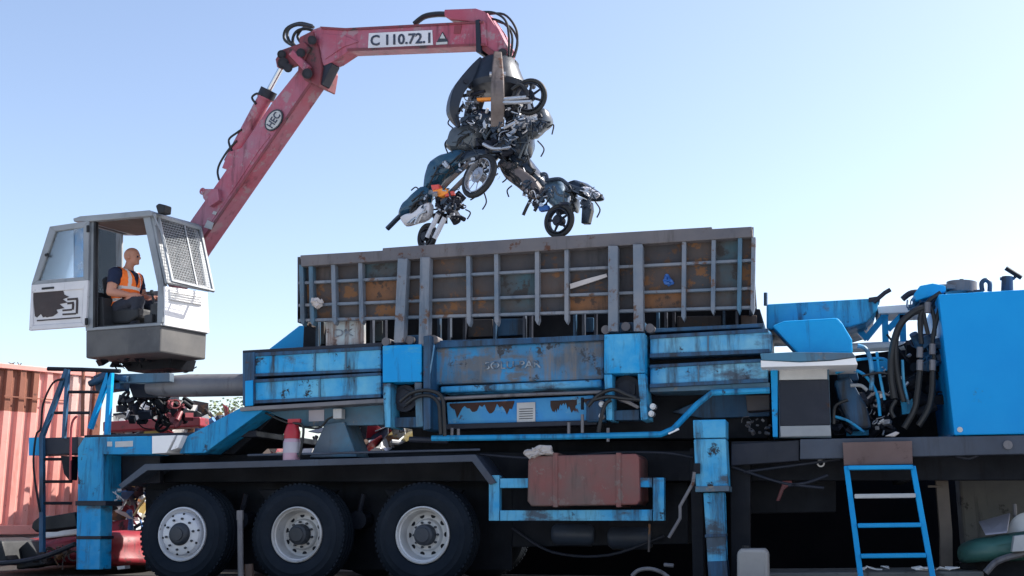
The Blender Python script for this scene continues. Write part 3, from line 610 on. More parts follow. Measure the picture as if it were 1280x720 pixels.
for pts, r in (([(1158, 384), (1142, 390), (1124, 408), (1115, 440), (1114, 470), (1118, 498)], .034), ([(1150, 388), (1132, 398), (1121, 420), (1120, 450), (1124, 480), (1130, 502)], .026),
               ([(1150, 462), (1147, 490), (1143, 512), (1130, 535)], .03), ([(1166, 462), (1165, 490), (1160, 512), (1148, 532)], .03), ([(1154, 386), (1156, 400), (1160, 418)], .02),
               ([(1164, 384), (1168, 400), (1168, 420)], .02), ([(1148, 384), (1152, 402), (1150, 425)], .018), ([(1078, 470), (1100, 466), (1120, 470)], .012), ([(1120, 500), (1114, 512), (1118, 522)], .02),
               ([(1176, 366), (1160, 378), (1150, 398), (1152, 430)], .024), ([(1180, 372), (1172, 395), (1166, 425), (1168, 450)], .022), ([(1060, 500), (1044, 508), (1042, 530)], .016)):
    g = G(); g.pxt(pts, 11.15, r, smooth=True); part(g, 'hydraulic_hose', m_hose, 0, smooth=True)
for x, y in ((1150, 456), (1166, 456), (1150, 440), (1166, 436), (1160, 384)):
    g = G(); g.pxt([(x, y - 6), (x - .5, y + 7)], 11.12, .03, n=10); part(g, 'hose_coupling', m_grey, 0)
for pts, r, mm in (([(1044, 466), (1064, 462), (1082, 470), (1096, 492), (1100, 520)], .016, m_blue_m), ([(1056, 452), (1090, 448), (1110, 452), (1112, 480)], .014, m_blue_m), ([(1096, 440), (1100, 470), (1106, 500)], .014, m_blue_w),
                   ([(1128, 450), (1130, 480), (1136, 505)], .014, m_blue_w), ([(1084, 498), (1096, 490), (1112, 494)], .012, m_grey), ([(1040, 520), (1060, 526), (1080, 540)], .014, m_blue_m)):
    g = G(); g.pxt(pts, 11.22, r, smooth=True); part(g, 'oil_pipe', mm, 0, smooth=True)
for poly in ([(1088, 452), (1112, 450), (1112, 462), (1100, 466), (1088, 462)], [(1126, 500), (1142, 498), (1144, 516), (1128, 518)], [(1058, 536), (1086, 535), (1086, 544), (1058, 545)]):
    qpart('engine_bracket', m_blue_m, poly, 11.5, 11.56, .004)
# air tanks and hoses slung under the chassis
for x, y in ((690, 668), (760, 672)):
    p = at(x, y, 11.75); g = G(); g.lathe([(0, 0), (.09, .01), (.12, .05), (.12, .42), (.09, .46), (0, .47)], p, XP, 20); part(g, 'air_tank', m_beamg, 0, smooth=True)
for pts in ([(640, 590), (700, 596), (760, 588), (840, 596), (866, 590)], [(640, 660), (690, 690), (760, 694), (830, 670)]):
    g = G(); g.pxt(pts, 11.6, .015, smooth=True); part(g, 'air_hose', m_dark2, 0, smooth=True)
TB = empty('hydraulic_oil_tank', at(1240, 544, 11.5), parent=T)
g = G(); g.px([(1173, 368), (1460, 351.5), (1470, 539.2), (1193, 544)], 10.98, 12.9); g.done('tank_body', m_blue_t, TB, bevel=.012)
g = G(); g.pxt([(1183, 364), (1183, 359)], 11.5, .15, n=20); g.pxt([(1202, 366), (1202, 353)], 11.5, .14, n=24); g.pxt([(1202, 354), (1202, 349)], 11.5, .02); g.done('inspection_cover', m_grey, TB, smooth=True)
g = G(); g.pxt([(1228, 364), (1227, 354), (1232, 350), (1237, 354), (1237, 364)], 11.2, .022, smooth=True); g.done('lifting_eye', m_blue_d, TB)
g = G(); g.pxt([(1259, 364), (1259, 346)], 11.3, [.055, .05], n=16); g.pxt([(1250, 348.5), (1268, 348)], 11.3, .016); g.done('filler_neck', m_blue_d, TB, smooth=True)
g = G(); g.pxt([(1257, 335), (1277, 347.5)], 11.3, .022); g.pxt([(1266, 349), (1271, 344)], 11.3, .014); g.done('filler_lever', m_dark, TB)
g = G(); p = at(1200, 537, 10.975); g.cyl(p, p + V((0, .02, 0)), .025, 12); g.done('drain_plug', m_label, TB)
g = G(); g.px([(1210, 363), (1230, 361.5), (1230, 364), (1210, 365.5)], 11.4, 11.8); g.done('hatch_rim', m_beamg, TB)
# hanging cables and boxes under the deck
for pts in ([(915, 583), (940, 592), (980, 604), (1030, 610)], [(930, 590), (990, 582), (1050, 574)], [(1195, 570), (1212, 573), (1228, 566)], [(985, 607), (1010, 603), (1035, 594)]):
    g = G(); g.pxt(pts, 11.1, .014, smooth=True); part(g, 'hanging_cable', m_dark2, 0)
qpart('dark_fill_box', m_dark, [(925, 590), (1045, 586), (1045, 640), (925, 642)], 11.9, 12.6)  # near-black boxes added to fill the dark space under the deck
qpart('underbody_box', m_dark, [(640, 606), (860, 602), (860, 680), (640, 684)], 11.7, 12.7)
g = G(); g.px([(976, 590), (988, 588), (990, 604), (980, 612), (974, 626), (970, 626), (978, 604)], 11.5, 11.6); part(g, 'red_valve_handle', m_redd, .004)
g = G(); p = at(1026, 579, 11.2); g.torus(p, YP, .03, .008, 16, 6); part(g, 'chain_link', m_white, 0)

# ================================================================== LADDERS
LD = empty('step_ladder', at(1110, 730, 10.9), 'leaning blue four rung ladder hooked under a rusty brown plate on the right deck', 'ladder')
for xa, xb in ((1058, 1076), (1141, 1166)):
    g = G(); g.tube([TY.at(xa, 583, 10.93), TY.at(xb, 722, 10.72)], .024, 4); g.done('side_rail', m_blue, LD, bevel=.006)
for i, (y, x0, x1, mm) in enumerate(((585, 1060, 1141, m_blue), (620.5, 1068, 1144, m_label), (657, 1072, 1151, m_blue), (695, 1076, 1157, m_blue))):
    o = 10.92 - i * .052; g = G(); a, b = TY.at(x0, y, o), TY.at(x1, y - 1, o)
    g.ext([a + V((0, -.06, .02)), b + V((0, -.06, .02)), b + V((0, -.06, -.02)), a + V((0, -.06, -.02))], V((0, .13, 0)))
    g.done('rung', mm, LD, bevel=.008)
g = G(); g.px([(1053, 553), (1140, 551), (1141, 580), (1055, 582)], 10.93, 10.99); g.done('hook_plate', m_plate, LD, bevel=.005)

AL = empty('access_ladder', at(70, 690, 11.0), 'narrow dark blue access ladder with slanted hand rails beside the red container', 'ladder')
for pts, r, mm in (([(84, 462), (53, 545), (53, 690)], .025, m_blue_d), ([(85, 462), (80, 548)], .02, m_blue_d)):
    g = G(); g.pxt(pts, 11.0, r, n=4); g.done('stile', mm, AL)
for pts in ([(138, 463), (113, 536)], [(139, 463), (134, 546)]):
    g = G(); g.pxt(pts, 11.3, .026, n=4); g.done('hand_rail', m_blue, AL)
for y, x0, x1 in ((490, 82, 124), (516, 68, 112), (574, 55, 92), (602, 55, 90), (629, 55, 90)):
    g = G(); g.pxt([(x0, y, 11.0), (x1, y, 11.1)], 11.0, .018); g.done('rung', m_dark, AL)
g = G(); g.pxt([(60, 461), (104, 462), (150, 464)], 11.05, .025); g.done('top_rail', m_dark, AL)
g = G(); g.pxt([(79, 474), (66, 479), (54, 505), (51, 535), (45, 545), (42, 585), (50, 640)], 10.95, .012, smooth=True); g.done('thin_hand_rail', m_dark, AL)
g = G(); g.pxt([(104, 463), (103, 545)], 11.2, .02); g.done('rusty_post', m_contb, AL)
g = G(); g.pxt([(96, 520), (89, 535), (88, 600)], 10.95, .013, smooth=True); g.done('red_pipe', m_carred, AL)
g = G(); g.px([(37, 548), (98, 546), (98, 567), (37, 569)], 11.02, 11.3); g.done('cross_beam', m_dark2, AL, bevel=.006)
g = G(); g.px([(36, 547), (51, 546.5), (51, 569), (36, 569.5)], 11.0, 11.019); g.done('beam_end', m_blue, AL)
g = G(); g.px([(76, 570), (88, 570), (86, 600), (80, 592)], 11.05, 11.2); g.done('hanging_block', m_dark, AL)
g = G(); g.px([(46, 648), (93, 640), (96, 658), (48, 664)], 11.1, 11.5); g.done('bottom_step', m_black, AL, bevel=.01)

# ================================================================== CRANE
K = empty('loader_crane', CP.at(175, 470, BOOM), 'red knuckle boom scrap crane with white glazed operator cab and dark claw', 'crane')
def cpart(g, name, mat, parent=None, **k): return g.done(name, mat, parent or K, **k)
hw = .125
BM = empty('main_boom', CP.at(320, 200, BOOM), parent=K)
g = G(); g.px([(200, 345), (238, 276), (276, 222), (318, 160), (340, 128), (372, 88), (388, 76), (404, 76), (390, 104), (323, 201), (247, 311), (214, 362)], BOOM - hw, BOOM + hw, CP); cpart(g, 'boom_box', m_red, BM, bevel=.012)
g = G(); g.px([(214, 357), (247, 306), (323, 196), (388, 101), (390, 104), (323, 201), (247, 311), (214, 362)], BOOM - hw - .012, BOOM - hw, CP); cpart(g, 'boom_lower_flange', m_redd, BM)
g = G(); g.px([(290, 212), (318, 182), (334, 166), (338, 169), (322, 190), (296, 230), (262, 280), (252, 282)], BOOM - hw - .008, BOOM - hw - .001, CP); cpart(g, 'stiffener_plate', m_red, BM, bevel=.003)
g = G(); g.px([(277, 210), (285, 190), (320, 178), (303, 192), (290, 212)], BOOM - .12, BOOM + .12, CP); cpart(g, 'cylinder_mount', m_red, BM, bevel=.01)
g = G(); g.px([(251, 236), (272, 236), (274, 250), (262, 258), (254, 248)], BOOM - .2, BOOM - hw, CP); p = CP.at(253, 239, BOOM - .2); g.torus(p, CV, .035, .014, 16, 6); cpart(g, 'lug_plate', m_red, BM, bevel=.004)
for x, y, w, h in ((261, 281, 6, 6), (268, 266, 3, 2.5)):
    g = G(); q = [(x + dx, y + dy) for dx, dy in ((-w * .3, -h), (w, -h * .4), (w * .5, h), (-w, h * .5))]; g.px(q, BOOM - hw - .02, BOOM - hw - .0125, CP); cpart(g, 'sticker_plate', m_label, BM)
# badge
bc = (342, 150); ud = V((.55, -.83)); vd = V((.83, .55))
def ell(a, b, n=24): return [(bc[0] + ud[0] * a * math.cos(t) + vd[0] * b * math.sin(t), bc[1] + ud[1] * a * math.cos(t) + vd[1] * b * math.sin(t)) for t in [2 * math.pi * i / n for i in range(n)]]
g = G(); g.px(ell(15, 9.5), BOOM - hw - .024, BOOM - hw - .0125, CP); BG = cpart(g, 'maker_badge', m_hub, BM)
g = G(); g.px(ell(13, 7.8), BOOM - hw - .03, BOOM - hw - .024, CP); cpart(g, 'badge_plate', m_label, BG)
def bq(a0, a1, b0, b1): return [(bc[0] + ud[0] * a + vd[0] * b, bc[1] + ud[1] * a + vd[1] * b) for a, b in ((a0, b1), (a1, b1), (a1, b0), (a0, b0))]
q = bq(-10, 10, -4.5, 4.5)
text('badge_lettering', 'HEC', [q[0], q[1], q[2], q[3]], BOOM - hw - .033, CP, m_text, BG, 1.8)
# lift cylinder + linkage
CY = empty('boom_cylinder', CP.at(318, 150, BOOM), parent=K)
g = G(); g.pxt([(288, 204), (333, 119)], BOOM, .092, CP, 20); g.pxt([(331, 124), (336, 113)], BOOM, .108, CP, 20); cpart(g, 'barrel', m_red, CY, smooth=True)
g = G(); g.pxt([(334, 117), (352, 84)], BOOM, .035, CP, 14); cpart(g, 'rod', m_chrome, CY, smooth=True)
g = G(); g.pxt([(332, 122), (336.5, 112.5)], BOOM, .112, CP, 20); cpart(g, 'gland', m_dark2, CY, smooth=True)
for pts in ([(320, 130), (315, 122), (321, 117), (328, 119)], [(296, 176), (285, 188), (275, 204), (272, 215), (274, 225)], [(290, 190), (286, 175), (296, 166), (302, 162)]):
    g = G(); g.pxt(pts, BOOM - .1, .015, CP, 8, True); cpart(g, 'cylinder_pipe', m_hose, CY, smooth=True)
LK = empty('knuckle_linkage', CP.at(375, 75, BOOM), parent=K)
for off in (-.2, .13):
    g = G(); g.px([(344, 74), (352, 62), (380, 52), (388, 60), (378, 78), (356, 86), (346, 84)], BOOM + off, BOOM + off + .06, CP); cpart(g, 'link_plate', m_redd, LK, bevel=.01)
    g = G(); g.px([(360, 68), (366, 62), (386, 82), (381, 90)], BOOM + off * 1.15 - .02, BOOM + off * 1.15 + .05, CP); cpart(g, 'link_arm', m_red, LK, bevel=.012)
for x, y, r in ((354, 79, .09), (352, 68, .07), (376, 66, .07), (384, 92, .08), (390, 50, .07), (360, 85, .07)):
    g = G(); g.cyl(CP.at(x, y, BOOM - .25), CP.at(x, y, BOOM + .25), r * .8, 18); g.cyl(CP.at(x, y, BOOM - .27), CP.at(x, y, BOOM - .25), r * .5, 10); cpart(g, 'pivot_pin', m_dark2, LK, smooth=True)
g = G(); g.px([(374, 46), (390, 38), (398, 60), (402, 84), (398, 108), (380, 100), (372, 88)], BOOM - .17, BOOM + .17, CP); cpart(g, 'knuckle_casting', m_redd, LK, bevel=.015)
g = G(); g.px([(400, 82), (412, 74), (415, 80), (402, 106), (396, 104)], BOOM - .13, BOOM + .03, CP); cpart(g, 'knuckle_stop', m_dark2, LK, bevel=.01)
for k, pts in enumerate(([(378, 62), (362, 52), (360, 38), (372, 31), (392, 34)], [(374, 66), (366, 52), (370, 40), (382, 36), (396, 40)], [(380, 58), (372, 46), (378, 36), (388, 34)], [(372, 60), (356, 50), (358, 36), (374, 29), (390, 32)])):
    g = G(); g.pxt(pts, BOOM - .12 + k * .07, .02, CP, 8, True); cpart(g, 'hydraulic_hose', m_hose, LK, smooth=True)
# stick
ST = empty('stick', CP.at(500, 55, BOOM), parent=K)
g = G(); g.px([(390, 37), (401, 33), (432, 35), (606, 26), (608, 57), (436, 64), (418, 76), (404, 82), (396, 60)], BOOM - .14, BOOM + .05, CP); cpart(g, 'stick_box', m_red, ST, bevel=.012)
g = G(); g.px([(400, 33), (432, 35), (604, 26), (604, 28.5), (432, 38), (402, 36)], BOOM - .155, BOOM - .14, CP); g.px([(434, 60.5), (606, 54), (606, 57), (434, 64)], BOOM - .15, BOOM - .14, CP); cpart(g, 'stick_flange', m_redd, ST)
g = G(); g.px([(398, 42), (430, 44), (448, 52), (430, 58), (406, 74), (400, 62)], BOOM - .152, BOOM - .141, CP); cpart(g, 'stiffener_plate', m_red, ST, bevel=.003)
SN = cpart(G().px([(461, 41.5), (540, 37.5), (541, 56), (460, 60)], BOOM - .152, BOOM - .142, CP), 'number_plate', m_scwhite, ST)
text('number_lettering', 'C 110.72.1', [(463, 57.5), (538, 54), (538, 40.5), (463, 44)], BOOM - .156, CP, m_text, SN, 2.2)
g = G(); g.px([(546, 52.5), (553, 39.5), (560, 52)], BOOM - .15, BOOM - .142, CP); WS = cpart(g, 'warning_triangle', m_hub, ST)
g = G(); g.px([(549.5, 48), (553, 41.5), (556.5, 48)], BOOM - .154, BOOM - .151, CP); g.px([(545, 53), (559, 52), (559, 55), (545, 56)], BOOM - .15, BOOM - .142, CP); cpart(g, 'sticker_white', m_label, WS)
g = G(); g.px([(568, 32), (577, 31.5), (575, 42), (567, 42)], BOOM - .147, BOOM - .141, CP); cpart(g, 'inspection_plate', m_redd, ST)
g = G(); g.px([(594, 25), (599, 24), (601, 66), (595, 65)], BOOM - .16, BOOM + .16, CP); cpart(g, 'end_band', m_dark2, ST, bevel=.004)
HD = cpart(G().px([(555, 11.5), (594, 10), (606, 14), (612, 22), (622, 36), (632, 56), (633, 68), (624, 72), (612, 66), (601, 58), (600, 28), (562, 24), (555, 20)], BOOM - .11, BOOM + .11, CP), 'stick_head', m_red, ST, bevel=.015)
g = G(); g.px([(600, 52), (612, 60), (624, 68), (622, 73), (610, 68), (599, 60)], BOOM - .125, BOOM + .125, CP); cpart(g, 'head_underplate', m_redd, ST, bevel=.006)
g = G(); g.pxt([(518, 30), (530, 21), (545, 18), (558, 18)], BOOM, .035, CP, 8, True); cpart(g, 'hydraulic_hose', m_hose, ST, smooth=True)
for k, pts in enumerate(([(600, 15), (618, 16), (632, 26), (636, 45), (636, 70)], [(608, 22), (628, 28), (640, 44), (638, 74)], [(606, 18), (630, 18), (645, 36), (646, 58), (640, 74)], [(614, 28), (628, 40), (634, 56), (632, 74)], [(620, 26), (638, 34), (647, 52), (642, 74)])):
    g = G(); g.pxt(pts, BOOM - .09 + k * .045, .014, CP, 8, True); cpart(g, 'hydraulic_hose', m_hose, ST, smooth=True)
g = G(); g.pxt([(631, 64), (630, 78)], BOOM, .05, CP, 14); g.cyl(CP.at(628, 66, BOOM - .15), CP.at(628, 66, BOOM + .15), .05, 16); cpart(g, 'swivel', m_dark2, ST, smooth=True)
# grapple
gc = CP.at(622, 108, BOOM); GR = empty('claw_grapple', gc, parent=K)
g = G(); g.lathe([(0, .33), (.17, .325), (.22, .29), (.28, .12), (.33, .0), (.30, -.06), (0, -.08)], gc, ZP, 28); cpart(g, 'grapple_head', m_grap, GR, smooth=True)
ca = math.atan2(CAM.y - gc.y, CAM.x - gc.x)
for k in range(5):
    a = ca + 2 * math.pi * k / 5; d = V((math.cos(a), math.sin(a), 0)); s = d.cross(ZP)
    pth = [(.17, .27, .05, .07), (.30, .12, .065, .07), (.47, -.12, .08, .065), (.53, -.34, .085, .055), (.47, -.56, .08, .045), (.33, -.74, .06, .035), (.20, -.84, .025, .02)]
    if k == 0: pth = [(.17, .30, .045, .06), (.30, .14, .055, .06), (.40, -.06, .068, .055), (.44, -.22, .072, .05), (.42, -.40, .074, .045), (.36, -.62, .074, .035)]
    if d.dot(RT) < -.5: pth = pth[:4] + [(.50, -.46, .05, .04), (.45, -.54, .02, .02)]
    fold = .62 if d.dot(RT) > .5 else 1.0      # the right tine is folded in over the load
    rings = []
    P = spline([V((r * (fold if r > .2 else 1), z, 0)) for r, z, _, _ in pth], 4); W = spline([V((w, t, 0)) for _, _, w, t in pth], 4)
    for i, (p, w) in enumerate(zip(P, W)):
        tn = (P[min(i + 1, len(P) - 1)] - P[max(i - 1, 0)]).normalized(); n2 = V((-tn.y, tn.x, 0))
        c = gc + d * p.x + ZP * p.y; nn = d * n2.x + ZP * n2.y
        rings.append([c + s * w.x + nn * w.y, c - s * w.x + nn * w.y, c - s * w.x - nn * w.y, c + s * w.x - nn * w.y])
    g = G(); g.loops(rings); cpart(g, 'tine', m_tine if k == 0 else m_grap, GR, bevel=.012)
    g = G(); g.cyl(gc + d * .15 + ZP * .2, gc + d * .36 - ZP * .05 - d * .02, .035, 12); g.cyl(gc + d * .40 - ZP * .02 - s * .09, gc + d * .40 - ZP * .02 + s * .09, .03, 10); cpart(g, 'tine_cylinder', m_silver if k == 0 else m_dark2, GR, smooth=True)

# ------------------------------------------------------------------ cab
CW = .76
CA = empty('operator_cab', CC, parent=K)
def L3(u, v, w): return CC + CU * u + CV * v + ZP * w
def zof(x, y): return CP.at(x, y).z - CC.z
zb = zof(200, 406)                      # floor height
zt = FP.at(196, 268).z - CC.z           # roof line
LEN = (CC - CP.at(107, 446)).dot(CU)    # cab length
g = G(); g.px([(107, 413), (201, 406), (199.5, 440), (107, 448)], 0, CW, CP); cpart(g, 'base_box', m_cabbase, CA, bevel=.02)
g = G(); g.junk(CP.at(160, 451, .4), (.32, .2, .04), 26, (.03, .08), 77); g.px([(150, 452), (216, 446), (212, 460), (160, 464)], .5, .9, CP); cpart(g, 'slew_platform', m_dark, CA, bevel=.01)
g = G(); g.junk(CP.at(205, 458, .7), (.35, .1, .05), 14, (.03, .06), 31); cpart(g, 'slew_fittings', m_dark2, CA)
g = G(); g.px([(107, 410), (201, 403), (201, 406.5), (107, 413.5)], -.01, CW, CP); cpart(g, 'sill', m_cabgrey, CA, bevel=.004)
# posts
g = G(); g.px([(108, 276), (118, 275), (117, 410), (107, 411)], 0, .07, CP); cpart(g, 'rear_post', m_cabgrey, CA, bevel=.008)
g = G(); g.px([(108, 276), (118, 275), (117, 410), (107, 411)], CW - .07, CW, CP); cpart(g, 'rear_post', m_cabgrey, CA, bevel=.008)
g = G(); g.px([(178, 269), (187, 268), (205, 358), (203, 403), (196, 404), (197, 358)], 0, .06, CP); cpart(g, 'front_post', m_cabgrey, CA, bevel=.008)
g = G(); g.px([(178, 269), (187, 268), (205, 358), (203, 403), (196, 404), (197, 358)], CW - .06, CW, CP); cpart(g, 'front_post', m_cabgrey, CA, bevel=.008)
g = G(); g.px([(117, 277), (119.5, 277), (118.5, 409), (116, 410)], -.012, .03, CP); cpart(g, 'door_seal', m_black, CA)
g = G(); g.px([(91, 273), (100, 270), (186, 262.5), (190, 265), (190, 269.5), (108, 277), (92, 277)], -.04, CW + .04, CP); cpart(g, 'roof', m_cabgrey, CA, bevel=.01)
g = G(); g.px([(117, 277.5), (184, 271), (184, 273), (117, 279.5)], .03, CW - .02, CP); cpart(g, 'headliner', m_roofin, CA)
g = G(); g.px([(118, 274), (182, 268.5), (186, 280), (118, 285)], CW - .06, CW - .03, CP); g.px([(118, 369), (203, 363), (203, 404), (118, 410)], CW - .04, CW - .01, CP); g.px([(145, 284), (152, 284), (152, 404), (145, 404)], CW - .05, CW - .02, CP); cpart(g, 'far_side_frame', m_cabgrey, CA, bevel=.006)
g = G(); g.px([(118, 285), (145, 284), (145, 369), (118, 369)], CW - .03, CW - .025, CP); cpart(g, 'far_side_window', m_glass, CA)
g = G(); g.px([(107, 365), (117, 364), (117, 410), (107, 411)], .07, CW - .07, CP); cpart(g, 'rear_wall', m_cabin, CA)
g = G(); g.px([(108, 276), (112, 276), (112, 280), (108, 280)], .07, CW - .07, CP); cpart(g, 'rear_header', m_cabin, CA)
# front wall (white) on the front plane, lower half
def fpx(poly, o0, o1): return G().px(poly, o0, o1, FP)
cpart(fpx([(203, 358), (256, 366), (258, 417), (202, 407)], -.03, .02), 'front_panel', m_white, CA, bevel=.008)
g = fpx([(211, 361), (254, 368), (252, 382), (212, 374)], .02, .035)
for i in range(4): g.px([(213, 364.5 + i * 3), (252, 371 + i * 3), (252, 372 + i * 3), (213, 365.5 + i * 3)], .035, .05, FP)
cpart(g, 'front_louvre', m_white, CA, bevel=.003)
# windscreen tilts back from the sill to the roof: own plane
wb0, wb1 = FP.at(205, 355, .02), FP.at(262, 366, .02)
wt0 = CP.at(187, 268, 0)
WPn = (wb1 - wb0).cross(wt0 - wb0).normalized()
if WPn.dot(CU) < 0: WPn = -WPn
WP = Plane(wb0, WPn)
def frame_ring(outer, inner, o0, o1, pl):
    g = G(); n = len(outer)
    for i in range(n):
        j = (i + 1) % n; g.px([outer[i], outer[j], inner[j], inner[i]], o0, o1, pl)
    return g
go = [(187, 266), (246, 282), (261, 365), (206, 355)]; gi = [(192, 271), (241, 285), (255, 359), (211, 350)]
cpart(frame_ring(go, gi, -.01, .03, WP), 'windscreen_frame', m_cabgrey, CA, bevel=.004)
cpart(fpx(gi, 0, 0) if False else G().px(gi, .005, .012, WP), 'windscreen', m_glass, CA)
# outer guard, swung out at the bottom
gb0 = WP.at(208, 357, .06); GPn = None
gt0, gt1 = WP.at(195, 268, .04), WP.at(249, 284, .04)
gb = WP.at(214, 354, .22)
GPn = (gt1 - gt0).cross(gb - gt0).normalized()
if GPn.dot(CU) < 0: GPn = -GPn
GP2 = Plane(gt0, GPn)
o = [(196, 271), (250, 284), (267, 366), (213, 353)]; i_ = [(199, 274), (248, 286.5), (264, 363), (215.5, 351)]
GU = cpart(frame_ring(o, i_, -.01, .02, GP2), 'mesh_guard', m_cabgrey, CA, bevel=.004)
def lerp(p, q, t): return (p[0] + (q[0] - p[0]) * t, p[1] + (q[1] - p[1]) * t)
g = G()
for k in range(1, 24):
    t = k / 24; g.pxt([lerp(i_[0], i_[1], t), lerp(i_[3], i_[2], t)], .004, .0022, GP2, 4)
    g.pxt([lerp(i_[0], i_[3], t), lerp(i_[1], i_[2], t)], .004, .0022, GP2, 4)
cpart(g, 'wire_mesh', m_cabgrey, GU)
g = G(); g.px([lerp(i_[0], i_[1], .62), lerp(i_[0], i_[1], .655), lerp(i_[3], i_[2], .655), lerp(i_[3], i_[2], .62)], .008, .02, GP2); cpart(g, 'guard_bar', m_cabgrey, GU)
# work lamp
g = G(); g.px([(194, 257), (198, 254), (206, 256), (205, 266), (197, 267)], .02, .14, CP); WL = cpart(g, 'work_lamp', m_black, CA, bevel=.015)
g = G(); g.pxt([(194, 268), (195, 282)], -.02, .012, CP); cpart(g, 'lamp_bracket', m_cabgrey, WL)
p = CP.at(206, 261, .08); g = G(); g.cyl(p, p + CU * .02, .045, 16); cpart(g, 'lamp_lens', m_label, WL)
# wiper arm + mirror on the front post
g = G(); g.pxt([(192, 268), (206, 300), (212, 330)], -.03, .01, CP); cpart(g, 'wiper_arm', m_cabgrey, CA)
# interior: seat, console
g = G(); g.px([(126, 348), (134, 344), (140, 386), (172, 384), (172, 396), (160, 404), (132, 406)], .22, .62, CP); cpart(g, 'seat', m_black, CA, bevel=.03)
g = G(); g.px([(118, 372), (128, 371), (130, 409), (118, 410)], .08, .6, CP); cpart(g, 'rear_console', m_cabin, CA, bevel=.01)
g = G(); g.px([(188, 380), (200, 378), (202, 404), (186, 405)], .1, .6, CP); g.px([(180, 394), (190, 392), (190, 406), (180, 406)], .05, .3, CP); cpart(g, 'control_console', m_cabin, CA, bevel=.01)
g = G(); g.pxt([(193, 382), (190, 366)], .3, .012, CP); g.pxt([(190, 368), (189.5, 363)], .3, .022, CP); cpart(g, 'joystick', m_black, CA)
g = G(); g.px([(116, 408), (203, 402), (203, 405), (116, 411)], .02, CW - .02, CP); cpart(g, 'cab_floor', m_cabin, CA)
# open door
dd = V((-.996, .087, 0)); hinge = CP.at(110, 340, -.02); DP = Plane(hinge, V((dd.y, -dd.x, 0)) * -1)
if DP.n.y < 0: DP.n = -DP.n
DR = empty('door', hinge, parent=CA)
oo = [(62, 283), (111, 276), (110, 350), (39, 356)]; ii = [(69, 289), (104, 284), (104, 346), (47, 351)]
cpart(frame_ring(oo, ii, -.02, .02, DP), 'door_window_frame', m_cabgrey, DR, bevel=.006)
ol = [(39, 356), (110, 350), (107, 408), (36, 413)]; il = [(41, 366), (104, 361), (102, 403), (41, 407)]
cpart(frame_ring(ol, il, -.02, .02, DP), 'door_lower_frame', m_peelw, DR, bevel=.006)
cpart(G().px(ii, 0, .006, DP), 'door_glass', m_glass, DR)
cpart(G().px([(92, 286), (104, 284.5), (104, 346), (92, 347)], -.01, -.003, DP), 'sliding_glass', m_glass2, DR)
cpart(G().px(il, -.004, .01, DP), 'door_skin', m_peelw, DR)
g = G(); rp = random.Random(5)
pt = [(41, 367)] + [(41 + i * 2.2, 366.2 - i * .17) for i in range(1, 18)]
right = [(80, 368), (86, 371), (78, 374), (84, 378), (74, 380), (80, 385), (70, 387), (72, 391)]
bot = [(66 - i * 2.5, 393 + rp.uniform(-1, 4)) for i in range(10)]
g.px(pt + right + bot, -.012, -.005, DP)
cpart(g, 'brown_residue', m_brownpl, DR)
g = G()
for a in range(2):
    e = a * 5
    g.px([(84, 373 + e), (97 - e, 372 + e), (97 - e, 374.5 + e), (84, 375.5 + e)], -.012, -.005, DP); g.px([(95 - e, 374.5 + e), (97.5 - e, 374.5 + e), (97 - e, 392 - e), (94.5 - e, 392 - e)], -.012, -.005, DP); g.px([(78, 392 - e), (94.5 - e, 391 - e), (94.5 - e, 393 - e), (78, 394 - e)], -.012, -.005, DP)
g.px([(46, 400), (100, 396), (100, 397.5), (46, 401.5)], -.012, -.005, DP)
cpart(g, 'worn_grooves', m_brownpl, DR)
g = G(); g.px([(52, 359.5), (67, 358.2), (67, 360.6), (52, 362)], -.03, -.02, DP); cpart(g, 'door_handle', m_black, DR)
g = G(); g.pxt([(57, 319), (60, 318)], -.03, .02, DP); cpart(g, 'window_catch', m_black, DR)
g = G(); g.pxt([(110, 282), (110, 290)], -.03, .02, DP); g.pxt([(108, 398), (108, 406)], -.03, .02, DP); cpart(g, 'hinges', m_black, DR)

# ================================================================== OPERATOR
hip = CP.at(153, 389, .40)
pa = AZ + R(6); PU = V((math.cos(pa), math.sin(pa), 0)); PV = V((-PU.y, PU.x, 0))
def J(u, v, w): return hip + PU * u + PV * v + ZP * w
tor = [('pel', (0, 0, .06), .14), ('wai', (.02, 0, .2), .152), ('che', (.03, 0, .37), .158), ('nk0', (.04, 0, .50), .09), ('nk', (.06, 0, .575), .058), ('nk2', (.07, 0, .62), .055)]
def arm(s, el, wr): return [('che', (.03, 0, .37), .158), ('sh%d' % s, (.02, s * .195, .45), .08), ('el%d' % s, el, .054), ('fa%d' % s, tuple((el[i] * .6 + wr[i] * .4) for i in range(3)), .052), ('wr%d' % s, wr, .03), ('pa%d' % s, (wr[0] + .07, wr[1] + .01, wr[2] - .005), .034)]
def fingers(s, wr):
    b = (wr[0] + .07, wr[1] + .01, wr[2] - .005); out = []
    for i, ln in enumerate((.045, .052, .048, .036)):
        y = (i - 1.5) * .021
        out.append([('pa%d' % s, b, .034), ('f%d%da' % (s, i), (b[0] + .045, b[1] + y, b[2] + .012), .0095), ('f%d%db' % (s, i), (b[0] + .045 + ln * .7, b[1] + y, b[2] - .012), .0085), ('f%d%dc' % (s, i), (b[0] + .04 + ln * .5, b[1] + y, b[2] - .04), .0075)])
    out.append([('pa%d' % s, b, .034), ('t%da' % s, (b[0] + .01, b[1] - s * .045, b[2] + .0), .011), ('t%db' % s, (b[0] + .045, b[1] - s * .05, b[2] - .02), .009)])
    return out
eN, wN = (.03, -.265, .20), (.26, -.17, .16)
eF, wF = (.10, .26, .20), (.32, .14, .17)
